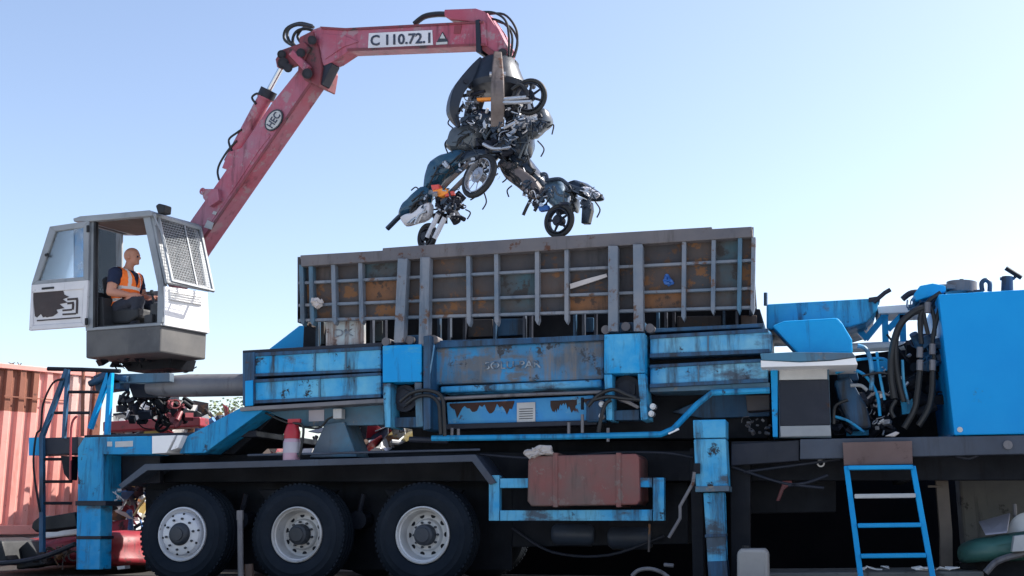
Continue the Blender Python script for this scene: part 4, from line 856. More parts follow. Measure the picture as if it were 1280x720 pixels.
def leg(s): return [('pel', (0, 0, .06), .14), ('hp%d' % s, (.06, s * .10, .03), .095), ('kn%d' % s, (.37, s * .14, .10), .068), ('cf%d' % s, (.36, s * .14, -.08), .058), ('an%d' % s, (.32, s * .14, -.24), .042), ('he%d' % s, (.31, s * .14, -.265), .043), ('to%d' % s, (.46, s * .15, -.275), .033)]
ids = {}; vs_ = []; rs_ = []; es_ = []
for ch in [tor, arm(-1, eN, wN), arm(1, eF, wF), leg(-1), leg(1)] + fingers(-1, wN) + fingers(1, wF):
    prev = None
    for key, p, r in ch:
        if key not in ids: ids[key] = len(vs_); vs_.append(V(p)); rs_.append(r)
        if prev is not None: es_.append((prev, ids[key]))
        prev = ids[key]
es_ = list(dict.fromkeys(es_))
hb = bmesh.new()
def capsule(p, q, r0, r1, n=14):
    d = (q - p).normalized(); a = d.orthogonal().normalized(); b = d.cross(a); rings = []
    for k in (-.98, -.8, -.4, 0): rings.append((p + d * r0 * k, r0 * math.sqrt(1 - k * k)))
    for k in (0, .4, .8, .98): rings.append((q + d * r1 * k, r1 * math.sqrt(1 - k * k)))
    rr = [[hb.verts.new(c + (a * math.cos(2 * math.pi * j / n) + b * math.sin(2 * math.pi * j / n)) * r) for j in range(n)] for c, r in rings]
    for u_, w_ in zip(rr, rr[1:]):
        for j in range(n): hb.faces.new((u_[j], u_[(j + 1) % n], w_[(j + 1) % n], w_[j]))
    hb.faces.new(rr[0][::-1]); hb.faces.new(rr[-1])
for i, j in es_: capsule(vs_[i], vs_[j], rs_[i], rs_[j])
m2 = bpy.data.meshes.new('figure')
hrot = Matrix.Rotation(R(22), 3, 'Z'); hc = V((.07, 0, .60))
def blob(c, r, tilt=0):
    t = bmesh.ops.create_uvsphere(hb, u_segments=20, v_segments=14, radius=1)
    for v in t['verts']:
        w = V((v.co.x * r[0], v.co.y * r[1], v.co.z * r[2])); w = Matrix.Rotation(tilt, 3, 'Y') @ w + V(c)
        v.co = hrot @ (w - hc) + hc
blob((.085, 0, .725), (.102, .08, .10)); blob((.115, 0, .665), (.068, .062, .075)); blob((.165, 0, .618), (.024, .03, .02)); blob((.186, 0, .688), (.022, .014, .026), R(-20)); blob((.172, 0, .728), (.02, .05, .014))
for s_ in (-1, 1): blob((.075, s_ * .08, .69), (.022, .014, .034)); blob((.15, s_ * .035, .672), (.022, .024, .03))
blob((.176, 0, .645), (.014, .026, .008))
bmesh.ops.recalc_face_normals(hb, faces=hb.faces); hb.to_mesh(m2); hb.free()
ob = bpy.data.objects.new('figure', m2); COL.objects.link(ob)
rm = ob.modifiers.new('r', 'REMESH'); rm.mode = 'VOXEL'; rm.voxel_size = .008; sm = ob.modifiers.new('m', 'SMOOTH'); sm.iterations = 5; sm.factor = .5
bpy.context.view_layer.update()
m3_ = bpy.data.meshes.new_from_object(ob.evaluated_get(bpy.context.evaluated_depsgraph_get())); bpy.data.objects.remove(ob)
bpy.data.meshes.remove(m2)
rotp = Matrix((PU, PV, ZP)).transposed()
def finish(name, mesh, mats, parent=None):
    mesh.name = name; ix = [p.material_index for p in mesh.polygons]; mesh.materials.clear()
    for mm in mats: mesh.materials.append(mm)
    for p, k_ in zip(mesh.polygons, ix): p.use_smooth = True; p.material_index = min(k_, len(mats) - 1)
    for v in mesh.vertices: v.co = rotp @ v.co
    o = bpy.data.objects.new(name, mesh); COL.objects.link(o)
    if parent: o.parent = parent
    else: o.location = hip
    WORLD[o] = hip.copy(); return o
def seg(p, a, b):
    a, b = V(a), V(b); t = max(0, min(1, (p - a).dot(b - a) / (b - a).length_squared)); return (p - a.lerp(b, t)).length, t
SH = {-1: (.02, -.185, .455), 1: (.02, .185, .455)}; EL = {-1: eN, 1: eF}; WR = {-1: wN, 1: wF}
def in_sleeve(p): return any(seg(p, SH[s], EL[s])[0] < .115 and seg(p, SH[s], EL[s])[1] < .62 and p.y * s > .12 for s in (-1, 1))
def near_fore(p): return any(seg(p, EL[s], WR[s])[0] < .07 and p.y * s > .10 for s in (-1, 1))
def in_torso(p): return .0 < p.z < .535 - .3 * max(0, p.x - .06) and p.x < .22 and abs(p.y) < .20 and not near_fore(p)
def in_vest(p): return .03 < p.z < .525 and p.x < .22 and abs(p.y) < (.185 if p.z < .40 else .18) and not near_fore(p) and not (p.x > .06 and abs(p.y) < (p.z - .30) * .28)
def in_legs(p):
    if p.z < -.225: return False
    if p.z < .075 and p.x < .2: return True
    return any(min(seg(p, (.06, s * .1, .03), (.37, s * .14, .10))[0], seg(p, (.37, s * .14, .10), (.32, s * .14, -.24))[0]) < .115 for s in (-1, 1)) and p.x > .06 and p.z < .20 and not near_fore(p) and (p.x > .2 or p.z < .1) and not any((p - V(WR[s])).length < .17 and p.z > .125 for s in (-1, 1))
def in_boot(p): return p.z < -.205
def cloth(name, mats, test, off, pick=None):
    b = bmesh.new(); b.from_mesh(m3_); b.normal_update()
    nrm = {v.index: v.normal.copy() for v in b.verts}
    bmesh.ops.delete(b, geom=[f for f in b.faces if not test(f.calc_center_median())], context='FACES')
    for v in b.verts: pass
    b.verts.ensure_lookup_table()
    for v in b.verts: v.co += v.normal * (off + .007 * mnoise.noise(v.co * 16) + .006 * mnoise.noise(V((v.co.x * 9, v.co.y * 9, v.co.z * 34))))
    for i in range(3): bmesh.ops.smooth_vert(b, verts=[v for v in b.verts if v.is_boundary], factor=.5, use_axis_x=True, use_axis_y=True, use_axis_z=True)
    if pick:
        for f in b.faces: f.material_index = pick(f.calc_center_median())
    m = bpy.data.meshes.new(name); b.to_mesh(m); b.free(); return m, mats
CL = [('shirt',) + cloth('shirt', [m_navy], lambda p: in_torso(p) or in_sleeve(p), .009), ('trousers',) + cloth('trousers', [m_trou], in_legs, .014), ('boots',) + cloth('boots', [m_black], in_boot, .010),
      ('safety_vest',) + cloth('safety_vest', [m_orange, m_refl], in_vest, .022, lambda p: 1 if (.09 < p.z < .14 or .255 < p.z < .295 or (.075 < abs(p.y) < .115 and p.z > .29)) else 0)]
PE = finish('person', m3_, [m_skin]); PE['label'] = 'bald man in orange safety vest and navy shirt seated in the crane cab'; PE['category'] = 'person'
for nm, m_, mats in CL: finish(nm, m_, mats, PE)
def HJ(u, v, w):
    q_ = hrot @ (V((u, v, w)) - hc) + hc; return J(*q_)
for s_ in (-1, 1):
    g = G(); p = HJ(.172, s_ * .034, .70); g.cyl(p - PU * .01, p + PU * .008, .011, 8); g.done('eye', m_navy, PE)

# ================================================================== WRECKED SCOOTERS IN THE CLAW
GRP = 'wrecked scooters gripped by the crane claw'
def sroot(x, y, off, label): return empty('wrecked_scooter', CP.at(x, y, off), label, 'scooter', GRP)
def sp(root, name, mat, poly, off, th):
    g = G(); g.puff(poly, off, th, CP, 1, .017); o = g.done(name, mat, root, smooth=True)
    q = random.Random(int(poly[0][0] * 7 + poly[0][1])); g = G()      # seam strips, screws and torn edges over the shell
    for k in range(7):
        i = q.randrange(len(poly)); a, b = poly[i], poly[(i + q.choice((1, 2, 3))) % len(poly)]
        cx = sum(p[0] for p in poly) / len(poly); cy = sum(p[1] for p in poly) / len(poly)
        f = lambda p: (cx + (p[0] - cx) * q.uniform(.3, 1.0), cy + (p[1] - cy) * q.uniform(.3, 1.0))
        a, m, b = f(a), f(((a[0] + b[0]) / 2, (a[1] + b[1]) / 2)), f(b)
        g.pxt([a, m, b], off - th * q.uniform(.75, 1.15), q.uniform(.006, .016), CP, 6, True)
    g.done('trim', q.choice((m_silver, m_dark2, m_hose, m_scgrey)), o)
def swheel(root, x, y, off, rad, tilt=(0, 0), spokes=5, mat=m_silver, tw=.045, pairs=False):
    c = CP.at(x, y, off); ax = (CV + CU * tilt[0] + ZP * tilt[1]).normalized(); W = empty('wheel', c, parent=root)
    g = G(); g.torus(c, ax, rad - tw * .8, tw * .8, 36, 10); g.done('tyre', m_black, W, smooth='all')
    g = G(); a = ax.orthogonal().normalized(); b = ax.cross(a); rr = rad - tw * 1.6
    g.lathe([(rr, -.03), (rr - .012, -.032), (rr - .02, 0), (rr - .012, .032), (rr, .03)], c, ax, 32)
    for k in range(spokes):
        t = 2 * math.pi * k / spokes + .3; d = a * math.cos(t) + b * math.sin(t)
        g.tube([c + d * .03, c + d * rr], [.018, .012] if not pairs else .006, 6)
    g.done('spoked_rim', mat, W, smooth=True)
    g = G(); g.cyl(c - ax * .06, c + ax * .06, .045, 14); g.cyl(c - ax * .035, c - ax * .028, rad * .34, 20); g.done('hub', m_dark2 if not pairs else m_silver, W, smooth=True)
def tubes(root, name, mat, lst, off, r):
    g = G()
    for pts in lst: g.pxt(pts, off, r, CP, 8, True)
    g.done(name, mat, root, smooth=True)
def eng(root, x, y, off, sx, sz, n, seed, mat=m_dark2, rs=(.025, .075), name='engine'):
    g = G(); g.junk(CP.at(x, y, off), (sx, .12, sz), n, rs, seed); g.done(name, mat, root, kind='stuff')
B0 = BOOM
# 1: upper right, wheel in the air
S = sroot(655, 140, B0 - .1, 'mangled scooter at upper right of the claw with its front wheel sticking out level')
swheel(S, 662, 121, B0 - .3, .205, (-.12, .12), 7, m_dark2, .030)
tubes(S, 'fork', m_silver, [[(622, 125), (640, 123), (661, 121)], [(626, 128), (645, 128), (664, 127)]], B0 - .36, .022)
tubes(S, 'brake_hose', m_hose, [[(640, 112), (650, 106), (658, 113), (660, 121)]], B0 - .38, .02)
sp(S, 'front_fairing', m_scgrey, [(655, 146), (672, 143), (684, 138), (689, 152), (680, 163), (664, 172), (656, 160)], B0 - .1, .12)
sp(S, 'white_leg_shield', m_scwhite, [(650, 146), (668, 142), (674, 148), (662, 158), (650, 160)], B0 - .2, .06)
sp(S, 'side_cowl', m_scdark, [(645, 160), (662, 158), (666, 178), (660, 196), (648, 198), (642, 178)], B0 - .08, .12)
eng(S, 645, 150, B0 - .15, .14, .16, 26, 41); eng(S, 645, 150, B0 - .28, .12, .13, 15, 42, m_silver, (.012, .035), 'engine_fittings')
# 2: left, squeezed body
S = sroot(585, 170, B0 - .15, 'dented grey scooter shell squeezed under the left side of the claw')
sp(S, 'side_cowl', m_scgrey, [(563, 178), (570, 163), (586, 157), (604, 160), (606, 176), (596, 190), (574, 192), (562, 188)], B0 - .15, .16)
sp(S, 'rear_fairing', m_scdark, [(594, 142), (612, 138), (622, 150), (620, 170), (606, 178), (596, 164)], B0 - .1, .14)
eng(S, 590, 126, B0 - .1, .1, .07, 16, 43, m_silver, (.015, .04), 'handlebar_clutter')
g = G(); g.px([(595, 122), (613, 121), (613, 125), (596, 126)], B0 - .28, B0 - .22, CP); g.done('indicator', m_lamp_o, S, bevel=.01)
tubes(S, 'frame_tube', m_dark2, [[(580, 130), (570, 148), (580, 168), (598, 186)], [(588, 134), (582, 150), (592, 158)], [(576, 120), (590, 118), (606, 114)]], B0 - .2, .02)
eng(S, 612, 160, B0 - .0, .2, .25, 36, 44, m_dark2)
eng(S, 606, 148, B0 - .26, .12, .18, 12, 45, m_silver, (.012, .03), 'engine_fittings')
# 3: centre, two wheels under the tine
S = sroot(610, 200, B0 - .25, 'tangled black scooter below the middle tine with two wheels facing out')
swheel(S, 621, 178, B0 - .2, .19, (.25, -.75), 6, m_silver, .04)
swheel(S, 599, 220, B0 - .38, .265, (.30, -.25), 9, m_silver, .038, True)
swheel(S, 640, 186, B0 - .1, .2, (.5, .35), 6, m_dark2, .03)
swheel(S, 588, 150, B0 + .05, .2, (.7, -.2), 6, m_dark2, .03)
eng(S, 615, 195, B0 - .15, .24, .14, 46, 46); eng(S, 606, 212, B0 - .32, .15, .12, 22, 47, m_silver, (.012, .04), 'engine_fittings')
tubes(S, 'exhaust', m_silver, [[(604, 180), (618, 186), (638, 184)], [(630, 160), (646, 152), (656, 148)]], B0 - .35, .02)
tubes(S, 'cable', m_hose, [[(628, 196), (634, 206), (628, 214), (636, 220)], [(588, 250), (594, 246), (596, 240)]], B0 - .3, .008)
sp(S, 'belly_pan', m_scdark, [(575, 196), (600, 186), (622, 190), (616, 202), (590, 206), (576, 210)], B0 - .2, .12)
sp(S, 'seat', m_scdark, [(640, 172), (652, 168), (660, 186), (654, 198), (642, 194)], B0 + .05, .14)
# 4: lower left
S = sroot(545, 245, B0 - .2, 'dark petrol blue scooter with white belly hanging nose down at lower left of the claw')
sp(S, 'seat_body', m_scblue, [(533, 222), (542, 204), (556, 194), (574, 188), (590, 192), (580, 208), (562, 220), (546, 234), (534, 240)], B0 - .2, .13)
sp(S, 'leg_shield', m_scblue, [(500, 266), (512, 250), (530, 234), (540, 236), (538, 252), (520, 264), (504, 272)], B0 - .25, .10)
sp(S, 'white_belly', m_scwhite, [(502, 273), (518, 266), (536, 254), (542, 256), (538, 270), (522, 279), (508, 282)], B0 - .28, .08)
tubes(S, 'handlebar', m_scdark, [[(510, 262), (498, 272), (490, 280), (484, 286)]], B0 - .25, .03)
tubes(S, 'fork', m_scwhite, [[(548, 268), (541, 282), (534, 297)], [(556, 272), (549, 286), (543, 298)]], B0 - .3, .03)
swheel(S, 534, 296, B0 - .25, .16, (.3, 0), 6, m_dark2, .038)
eng(S, 562, 258, B0 - .15, .15, .14, 36, 48); eng(S, 560, 256, B0 - .3, .13, .13, 18, 49, m_silver, (.012, .035), 'engine_fittings')
tubes(S, 'frame_tube', m_scbrown, [[(544, 246), (562, 226), (584, 206), (600, 192)], [(552, 252), (570, 234), (590, 214)]], B0 - .28, .028)
g = G(); g.px([(540, 236), (556, 234), (562, 240), (550, 246), (541, 243)], B0 - .38, B0 - .3, CP); g.done('tail_lamp', m_lamp_o, S, bevel=.015)
g = G(); g.px([(538, 231), (548, 230), (549, 236), (540, 238)], B0 - .39, B0 - .32, CP); g.px([(555, 241), (566, 238), (567, 243), (556, 246)], B0 - .37, B0 - .32, CP); g.done('brake_lamp', m_lamp_r, S, bevel=.01)
sp(S, 'white_decal', m_scwhite, [(552, 204), (556, 201), (562, 208), (559, 211)], B0 - .345, .01)
# 5: right, hanging
S = sroot(690, 245, B0 - .1, 'steel grey scooter dangling at right of the claw by its flat floor pan, wheel down')
sp(S, 'floor_pan', m_scbrown, [(626, 208), (636, 202), (656, 212), (676, 232), (682, 248), (668, 250), (650, 236), (634, 224)], B0 - .18, .08)
sp(S, 'upper_cowl', m_scdark, [(640, 196), (656, 194), (672, 212), (684, 228), (680, 238), (660, 222), (644, 206)], B0 - .05, .12)
sp(S, 'front_cowl', m_scsteel, [(684, 230), (700, 226), (712, 238), (718, 254), (713, 266), (703, 268), (690, 258), (682, 246)], B0 - .1, .11)
sp(S, 'side_cowl', m_scgrey, [(700, 228), (716, 236), (722, 252), (720, 266), (712, 254)], B0 - .05, .12)
swheel(S, 699, 276, B0 - .3, .185, (.1, 0), 5, m_dark2, .032)
tubes(S, 'handlebar', m_scdark, [[(682, 226), (700, 224), (712, 232), (730, 238)], [(676, 218), (682, 218), (684, 224)]], B0 - .2, .022)
sp(S, 'headset', m_scdark, [(708, 232), (720, 226), (734, 230), (752, 244), (753, 250), (740, 252), (722, 244)], B0 - .05, .1)
sp(S, 'number_board', m_scwhite, [(727, 233), (738, 234), (750, 244), (742, 249), (730, 243)], B0 - .17, .02)
g = G(); g.px([(725, 246), (738, 252), (739, 262), (735, 279), (726, 279), (727, 262)], B0 - .16, B0 - .08, CP); g.done('mudflap', m_scdark, S, bevel=.01)
tubes(S, 'side_stand', m_hose, [[(664, 248), (658, 260), (654, 269)], [(674, 254), (668, 264)]], B0 - .2, .018)
eng(S, 672, 246, B0 - .2, .13, .07, 22, 50, m_dark2, (.02, .05)); eng(S, 664, 242, B0 - .3, .1, .04, 9, 51, m_silver, (.01, .028), 'engine_fittings')
eng(S, 702, 262, B0 - .22, .05, .04, 6, 52, m_dark2, (.02, .045), 'gearbox')
g = G(); g.px([(672, 258), (684, 256), (686, 262), (674, 264)], B0 - .24, B0 - .18, CP); g.done('blue_clip', m_bluerag, S, bevel=.005)

for o_, pts_ in ((3, [[(604, 238), (608, 252), (603, 262)], [(640, 206), (634, 222), (628, 228)]]), (1, [[(684, 160), (692, 156), (690, 168)], [(672, 176), (680, 186), (676, 196)]]), (2, [[(562, 172), (556, 180), (560, 192)], [(566, 160), (560, 154), (564, 146)]]), (4, [[(582, 262), (588, 266), (584, 274)], [(526, 240), (520, 234), (514, 238)]]), (5, [[(744, 252), (750, 262), (746, 272)], [(640, 232), (634, 238), (636, 246)]])):
    rt_ = [o for o in bpy.data.objects if o.name.startswith('wrecked_scooter')][o_ - 1]
    tubes(rt_, 'torn_cable', m_hose, pts_, BOOM - .25, .008)
# torn cables, levers and splinters that stick out of the tangle
def splinters(root, pts, off, n, seed, spread=9):
    q = random.Random(seed); g = G(); h = G()
    for i in range(n):
        a = q.choice(pts); k = q.random(); o_ = off + q.uniform(-.15, .1)
        p = (a[0] + q.uniform(-spread, spread), a[1] + q.uniform(-spread, spread)); r_ = (p[0] + q.uniform(-13, 13), p[1] + q.uniform(-11, 13))
        if k < .55: (g if q.random() < .75 else h).pxt([p, ((p[0] + r_[0]) / 2 + q.uniform(-5, 5), (p[1] + r_[1]) / 2 + q.uniform(-5, 5)), r_], o_, q.uniform(.004, .012), CP, 6, True)
        else:
            w = q.uniform(1.2, 4.5); t = q.uniform(0, 3.1); c_, s_ = math.cos(t), math.sin(t)
            (g if q.random() < .72 else h).px([(p[0] + (x * c_ - y * s_) * w, p[1] + (x * s_ + y * c_) * w) for x, y in ((-1.5, -.3), (.2, -.6), (1.5, -.2), (1.1, .4), (-.4, .5))], o_, o_ + .015, CP)
    g.done('torn_plastic', m_scdark, root, kind='stuff'); h.done('bright_splinters', m_silver, root, kind='stuff')
RT_ = [o for o in bpy.data.objects if o.name.startswith('wrecked_scooter')]
for rt_, pts_, sd_ in zip(RT_, ([(650, 150), (668, 160), (640, 165)], [(585, 175), (598, 150), (590, 128), (575, 150)], [(610, 195), (600, 210), (630, 180), (622, 165)],
                                [(560, 255), (545, 215), (530, 250), (555, 240), (575, 205)], [(660, 225), (690, 240), (720, 240), (675, 245), (735, 250)]), range(80, 90)):
    splinters(rt_, pts_, BOOM - .3, 40, sd_)

# ================================================================== LOOSE THINGS ON THE TRUCK
FE = empty('fire_extinguisher', at(365, 577, 10.9), 'faded red fire extinguisher standing on the fender edge under the left beams', 'fire extinguisher')
c = at(364, 578, 10.98); z1 = at(364, 545, 10.98).z - c.z
g = G(); g.lathe([(0, 0), (.085, 0), (.09, .02), (.09, z1 - .06), (.075, z1 - .02), (.04, z1), (.03, z1 + .03), (0, z1 + .03)], c, ZP, 28); g.done('cylinder_body', m_ext, FE, smooth=True)
g = G(); g.lathe([(.0, z1 + .02), (.085, z1 - .03), (.088, z1 + .03), (.06, z1 + .12), (.03, z1 + .14), (0, z1 + .14)], c, ZP, 20); g.box(c + V((.02, 0, z1 + .16)), (.07, .02, .02)); g.done('red_cap', m_extr, FE, smooth=True)
g = G(); g.tube(spline([c + V((.02, -.03, z1 + .13)), c + V((.14, -.04, z1 + .1)), c + V((.14, -.05, z1 - .1)), c + V((.11, -.05, .05))]), .014, 8); g.done('hose', m_hose, FE, smooth=True)
g = G(); g.lathe([(.0915, z1 * .35), (.0915, z1 * .75)], c, ZP, 28); g.done('paper_label', m_paper, FE, smooth=True)
def crumple(name, polys, o, pl, th, mat, label, cat, seed=1, **k):
    g = G(); q = random.Random(seed)
    g.puff(polys, o, th, pl)
    for v in g.b.verts: v.co += V([q.uniform(-1, 1) * .012 for _ in range(3)])
    return g.done(name, mat, None, label=label, cat=cat, **k)
crumple('rag', [(656, 566), (664, 561), (672, 558), (688, 556), (692, 562), (692, 569), (676, 570), (666, 574), (660, 573)], 10.86, TY, .07, m_rag, 'grubby white rag draped on the corner of the rusty red tank', 'rag', 3)
crumple('rag', [(389, 376), (395, 371), (402, 374), (402, 381), (396, 386), (390, 382)], 10.88, TY, .03, m_rag, 'small white rag scrap caught at the left end of the hopper ribs', 'rag', 4)
crumple('plastic_scrap', [(829, 353), (832, 344), (836, 343), (842, 354), (836, 356)], 10.93, TY, .03, m_bluerag, 'small bright blue plastic scrap stuck in the hopper ribs on the right', 'plastic scrap', 5)
g = G(); g.px([(712, 355), (735, 348), (758, 342), (759, 346), (738, 353), (713, 361)], 10.93, 10.95); g.done('trim_strip', m_rag, None, label='long pale trim strip wedged slanting between the hopper ribs', cat='scrap strip')
g = G(); g.px([(834, 540), (848, 535), (849, 537), (836, 543)], 10.9, 10.93); g.done('metal_strip', m_white, None, label='short white metal strip lying against the bent blue pipe', cat='scrap strip')
g = G(); g.px([(1106, 545), (1120, 539), (1125, 541), (1118, 546)], 11.02, 11.2); g.done('work_glove', m_rag, None, label='pale crumpled work glove lying on the deck edge below the hoses', cat='glove', bevel=.01)

# ================================================================== YARD
# shipping container on the left
cd = V((math.sin(R(28)), math.cos(R(28)), 0)); cn = V((cd.y, -cd.x, 0)); ca_ = at(-18, 560, 14.6)
XP_ = Plane(ca_, cn)
z0 = XP_.at(12, 668).z; z1 = XP_.at(12, 455).z; p1 = XP_.at(121, 560); Lc = (p1 - ca_).dot(cd)
SC = empty('shipping_container', V((p1.x, p1.y, z0)), 'salmon red corrugated shipping container with a brown patched corner, behind the left ladder', 'container')
g = G(); n = 0; x = -3.0; prof = []
while x < Lc - .08:
    for dx, dp in ((0, 0), (.085, 0), (.115, -.05), (.185, -.05)):
        prof.append((x + dx, dp))
    x += .215
bot = [ca_ + cd * a + cn * b for a, b in prof]
za, zm = z0 + .14, z0 + (z1 - z0) * .72
def col_(zlo, zhi):
    lo = [g.b.verts.new(V((p.x, p.y, zlo))) for p in bot]; hi = [g.b.verts.new(V((p.x, p.y, zhi))) for p in bot]
    for i in range(len(bot) - 1):
        s_ = prof[i][0]; hi_ = zlo > z0 + 1
        mi = 0
        if hi_ and s_ < .70: mi = 1
        elif s_ > 1.15 and s_ < 1.7 and zlo > z0 + 1: mi = 2
        g.mi = mi; g.face((lo[i], lo[i + 1], hi[i + 1], hi[i]))
g.mi = 0; col_(za, zm); col_(zm, z1 - .08); g.mi = 0
g.done('corrugated_side', [m_cont, m_contb, m_contw], SC)
def cb(a0, a1, b0, b1, zz0, zz1, nm, mt, **k):
    g = G(); g.ext([ca_ + cd * a + cn * b + ZP * (zz0 - ca_.z) for a, b in ((a0, b0), (a1, b0), (a1, b1), (a0, b1))], V((0, 0, zz1 - zz0))); return g.done(nm, mt, SC, **k)
cb(-3, Lc, -.06, .02, z1 - .08, z1, 'top_rail', m_cont, bevel=.01); cb(-3, Lc, -.06, .02, z0, z0 + .14, 'bottom_rail', m_cont, bevel=.01)
cb(Lc - .12, Lc + .02, -.1, .03, z0, z1 + .01, 'corner_post', m_contb, bevel=.01); cb(-3, Lc, -2.4, -.07, z1 - .06, z1 - .02, 'roof', m_contb); cb(Lc - .02, Lc, -2.4, -.1, z0, z1 - .03, 'end_wall', m_cont)
cb(-3, Lc, -2.44, -2.4, z0, z1 - .03, 'back_side', m_cont)
cb(.2, 1.2, .021, .03, z1 - .52, z1 - .5, 'patch_seam', m_contb)
g = G(); q = random.Random(3)
for i in range(22):
    a = q.uniform(-1.5, .5); p = ca_ + cd * a + cn * q.uniform(-.5, 0); p.z = z1; g.tube([p, p + V((q.uniform(-.1, .1), q.uniform(-.1, .1), q.uniform(.02, .08)))], .005, 4)
g.done('dry_weeds', m_bark, None, kind='stuff', label='dry weeds and twigs lying along the container roof edge', cat='weeds')

# red crushed car + bumper at left
RC = empty('crushed_car', at(110, 700, 12.8), 'crushed bright red car body lying behind the left outrigger leg', 'car')
g = G(); g.puff([(28, 686), (40, 674), (60, 672), (110, 668), (176, 664), (186, 690), (180, 706), (60, 706), (32, 704)], 13.2, .8, TY); g.done('car_body', m_carred, RC, smooth='all')
g = G(); g.px([(52, 662), (92, 657), (100, 668), (50, 674)], 12.5, 12.9); g.done('white_windscreen', m_white, RC, bevel=.02)
g = G(); g.px([(20, 688), (34, 676), (44, 688), (56, 706), (20, 712)], 12.2, 12.6); g.done('black_wing', m_black, RC, bevel=.02)
g = G(); g.junk(at(74, 694, 12.1), (.3, .1, .08), 20, (.03, .07), 61); g.done('torn_metal', m_cbrown, RC)
BP = G(); BP.px([(40, 652), (50, 644), (62, 648), (95, 640), (96, 655), (60, 662), (44, 666), (38, 660)], 11.9, 12.3); BP.done('car_bumper', m_black, None, bevel=.03, label='black plastic car bumper resting on the crushed red car beside the ladder foot', cat='bumper')
g = G(); g.pxt([(0, 704), (30, 701), (60, 694), (94, 680)], 11.6, .03, smooth=True); g.done('scrap_pipe', m_dark2, None, label='bent dark scrap pipe lying on the ground at the far left', cat='pipe')
g = G(); g.px([(-20, 672), (2, 676), (9, 702), (-20, 706)], 11.9, 12.6); g.done('scrap_block', m_black, None, bevel=.03, label='black scrap lump on the ground at the left edge of the photo', cat='scrap')
# red pipe trough behind left outrigger
g = G(); g.px([(128, 527), (250, 521), (250, 533), (128, 540)], 13.45, 13.7); g.done('red_drawbar', m_carred, None, bevel=.02, label='dark red steel drawbar lying across behind the left outrigger', cat='drawbar')
# scrap heap behind
g = G(); q = random.Random(9)
def heap_h(x):
    return 4.3 * math.exp(-((x + 9.9) / 1.15) ** 2) + 1.95 * math.exp(-((x + 6.9) / 1.7) ** 2) + 1.6 * math.exp(-((x + 3.5) / 2.5) ** 2) + 1.5 * math.exp(-((x - 1) / 2.5) ** 2)
def prx(p):
    d = p - CAM; return 640 + F * d.dot(RT) / d.dot(FW)
for i in range(3600):
    x = q.uniform(-11.5, 3); d = q.random(); y = 14.6 + d * 2.6; hh = heap_h(x) * (.35 + .65 * min(1, d * 2))
    z = min(hh, 2.38) * q.random() ** .4 * .97 + .05; e = q.uniform(.06, .26); ax = V((q.uniform(-1, 1), q.uniform(-1, 1), q.uniform(-1, 1))).normalized()
    g.mi = q.choice((0, 0, 0, 1, 2, 2, 3, 4, 5, 6, 6, 7, 8, 9)); k = q.random(); m3 = ax.to_track_quat('Z', 'Y').to_matrix(); p = V((x, y, z))
    if prx(p) < 138 or z + e * .9 > 2.56: continue
    if k < .55:
        w = [p + m3 @ V((a * e, b * e * q.uniform(.5, 1), q.uniform(-.25, .25) * e)) for a, b in ((-1, -1), (0, -1.1), (1, -1), (1.1, .2), (.9, 1), (-.2, 1.2), (-1, 1))]
        g.ext(w, m3 @ V((0, 0, .012)))
    elif k < .75: g.cyl(p - ax * e, p + ax * e, e * .2, 8)
    elif k < .9: g.tube(spline([p - ax * e * 1.5, p + V((0, 0, e * .6)), p + ax * e * 1.5], 3), .018, 6)
    else: g.box(p, (e * .7, e * .5, e * .4), m3)
g.done('scrap_heap', HEAPM, None, kind='stuff', label='heap of tangled mixed scrap metal behind the truck', cat='scrap heap')
# black wall added behind the truck to keep the underbody dark, lighter concrete wall on the right
a, b = at(640, 640, 14.15), at(1180, 640, 14.15)
g = G(); g.box((-3.1, 14.1, .75), (5.9, .1, .76)); g.done('blackout_wall', m_shade_wall, None, bevel=.02, label='low black wall added behind the truck wheels to darken the underbody', cat='wall')
a = at(1196, 565, 12.9); b = at(1330, 730, 12.9)
g = G(); g.box(((a.x + b.x + 1) / 2, 13.1, .62), ((b.x + 1 - a.x) / 2, .2, .75)); g.done('concrete_block', m_conc, None, bevel=.03, label='rough grey concrete wall block under the right end of the deck', cat='wall')
g = G(); g.tube([at(1174, 566, 11.7), at(1182, 664, 11.7), at(1183, 735, 11.7)], .055, 4); g.pxt([(1160, 608), (1178, 608)], 11.65, .012); g.done('wooden_post', m_wood, None, label='weathered grey prop post under the deck beside the blue ladder', cat='post')
# bottom right wreck
GC = empty('scrap_car_panel', at(1245, 700, 11.4), 'dented dark green car wing lying under the deck at the right', 'car panel')
g = G(); g.puff([(1196, 690), (1204, 678), (1225, 672), (1260, 667), (1300, 664), (1310, 690), (1290, 700), (1240, 702), (1205, 704)], 11.5, .35, TY); g.done('wing_panel', m_green, GC, smooth='all')
g = G(); g.tube(spline([at(1232, 716, 11.1), at(1246, 702, 11.1), at(1270, 694, 11.1), at(1300, 688, 11.1)]), .03, 8); g.done('wheel_arch', m_grey, GC, smooth=True)
g = G(); g.px([(1200, 704), (1300, 700), (1300, 730), (1210, 730)], 11.6, 12.0); g.done('inner_wing', m_dark, GC)
g = G(); g.px([(1268, 670), (1300, 666), (1300, 688), (1265, 690)], 11.0, 11.1); g.done('pale_sheet', m_label, None, bevel=.006, label='pale cream sheet leaning on the green car wing', cat='sheet metal')
g = G(); g.ext([at(1224, 654, 11.9), at(1263, 643, 11.9), at(1259, 666, 11.3), at(1232, 669, 11.3)], V((0, .02, .015))); g.done('folded_sheet', m_scsteel if False else m_paper, None, label='light blue grey folded sheet lying behind the green car wing', cat='sheet metal')
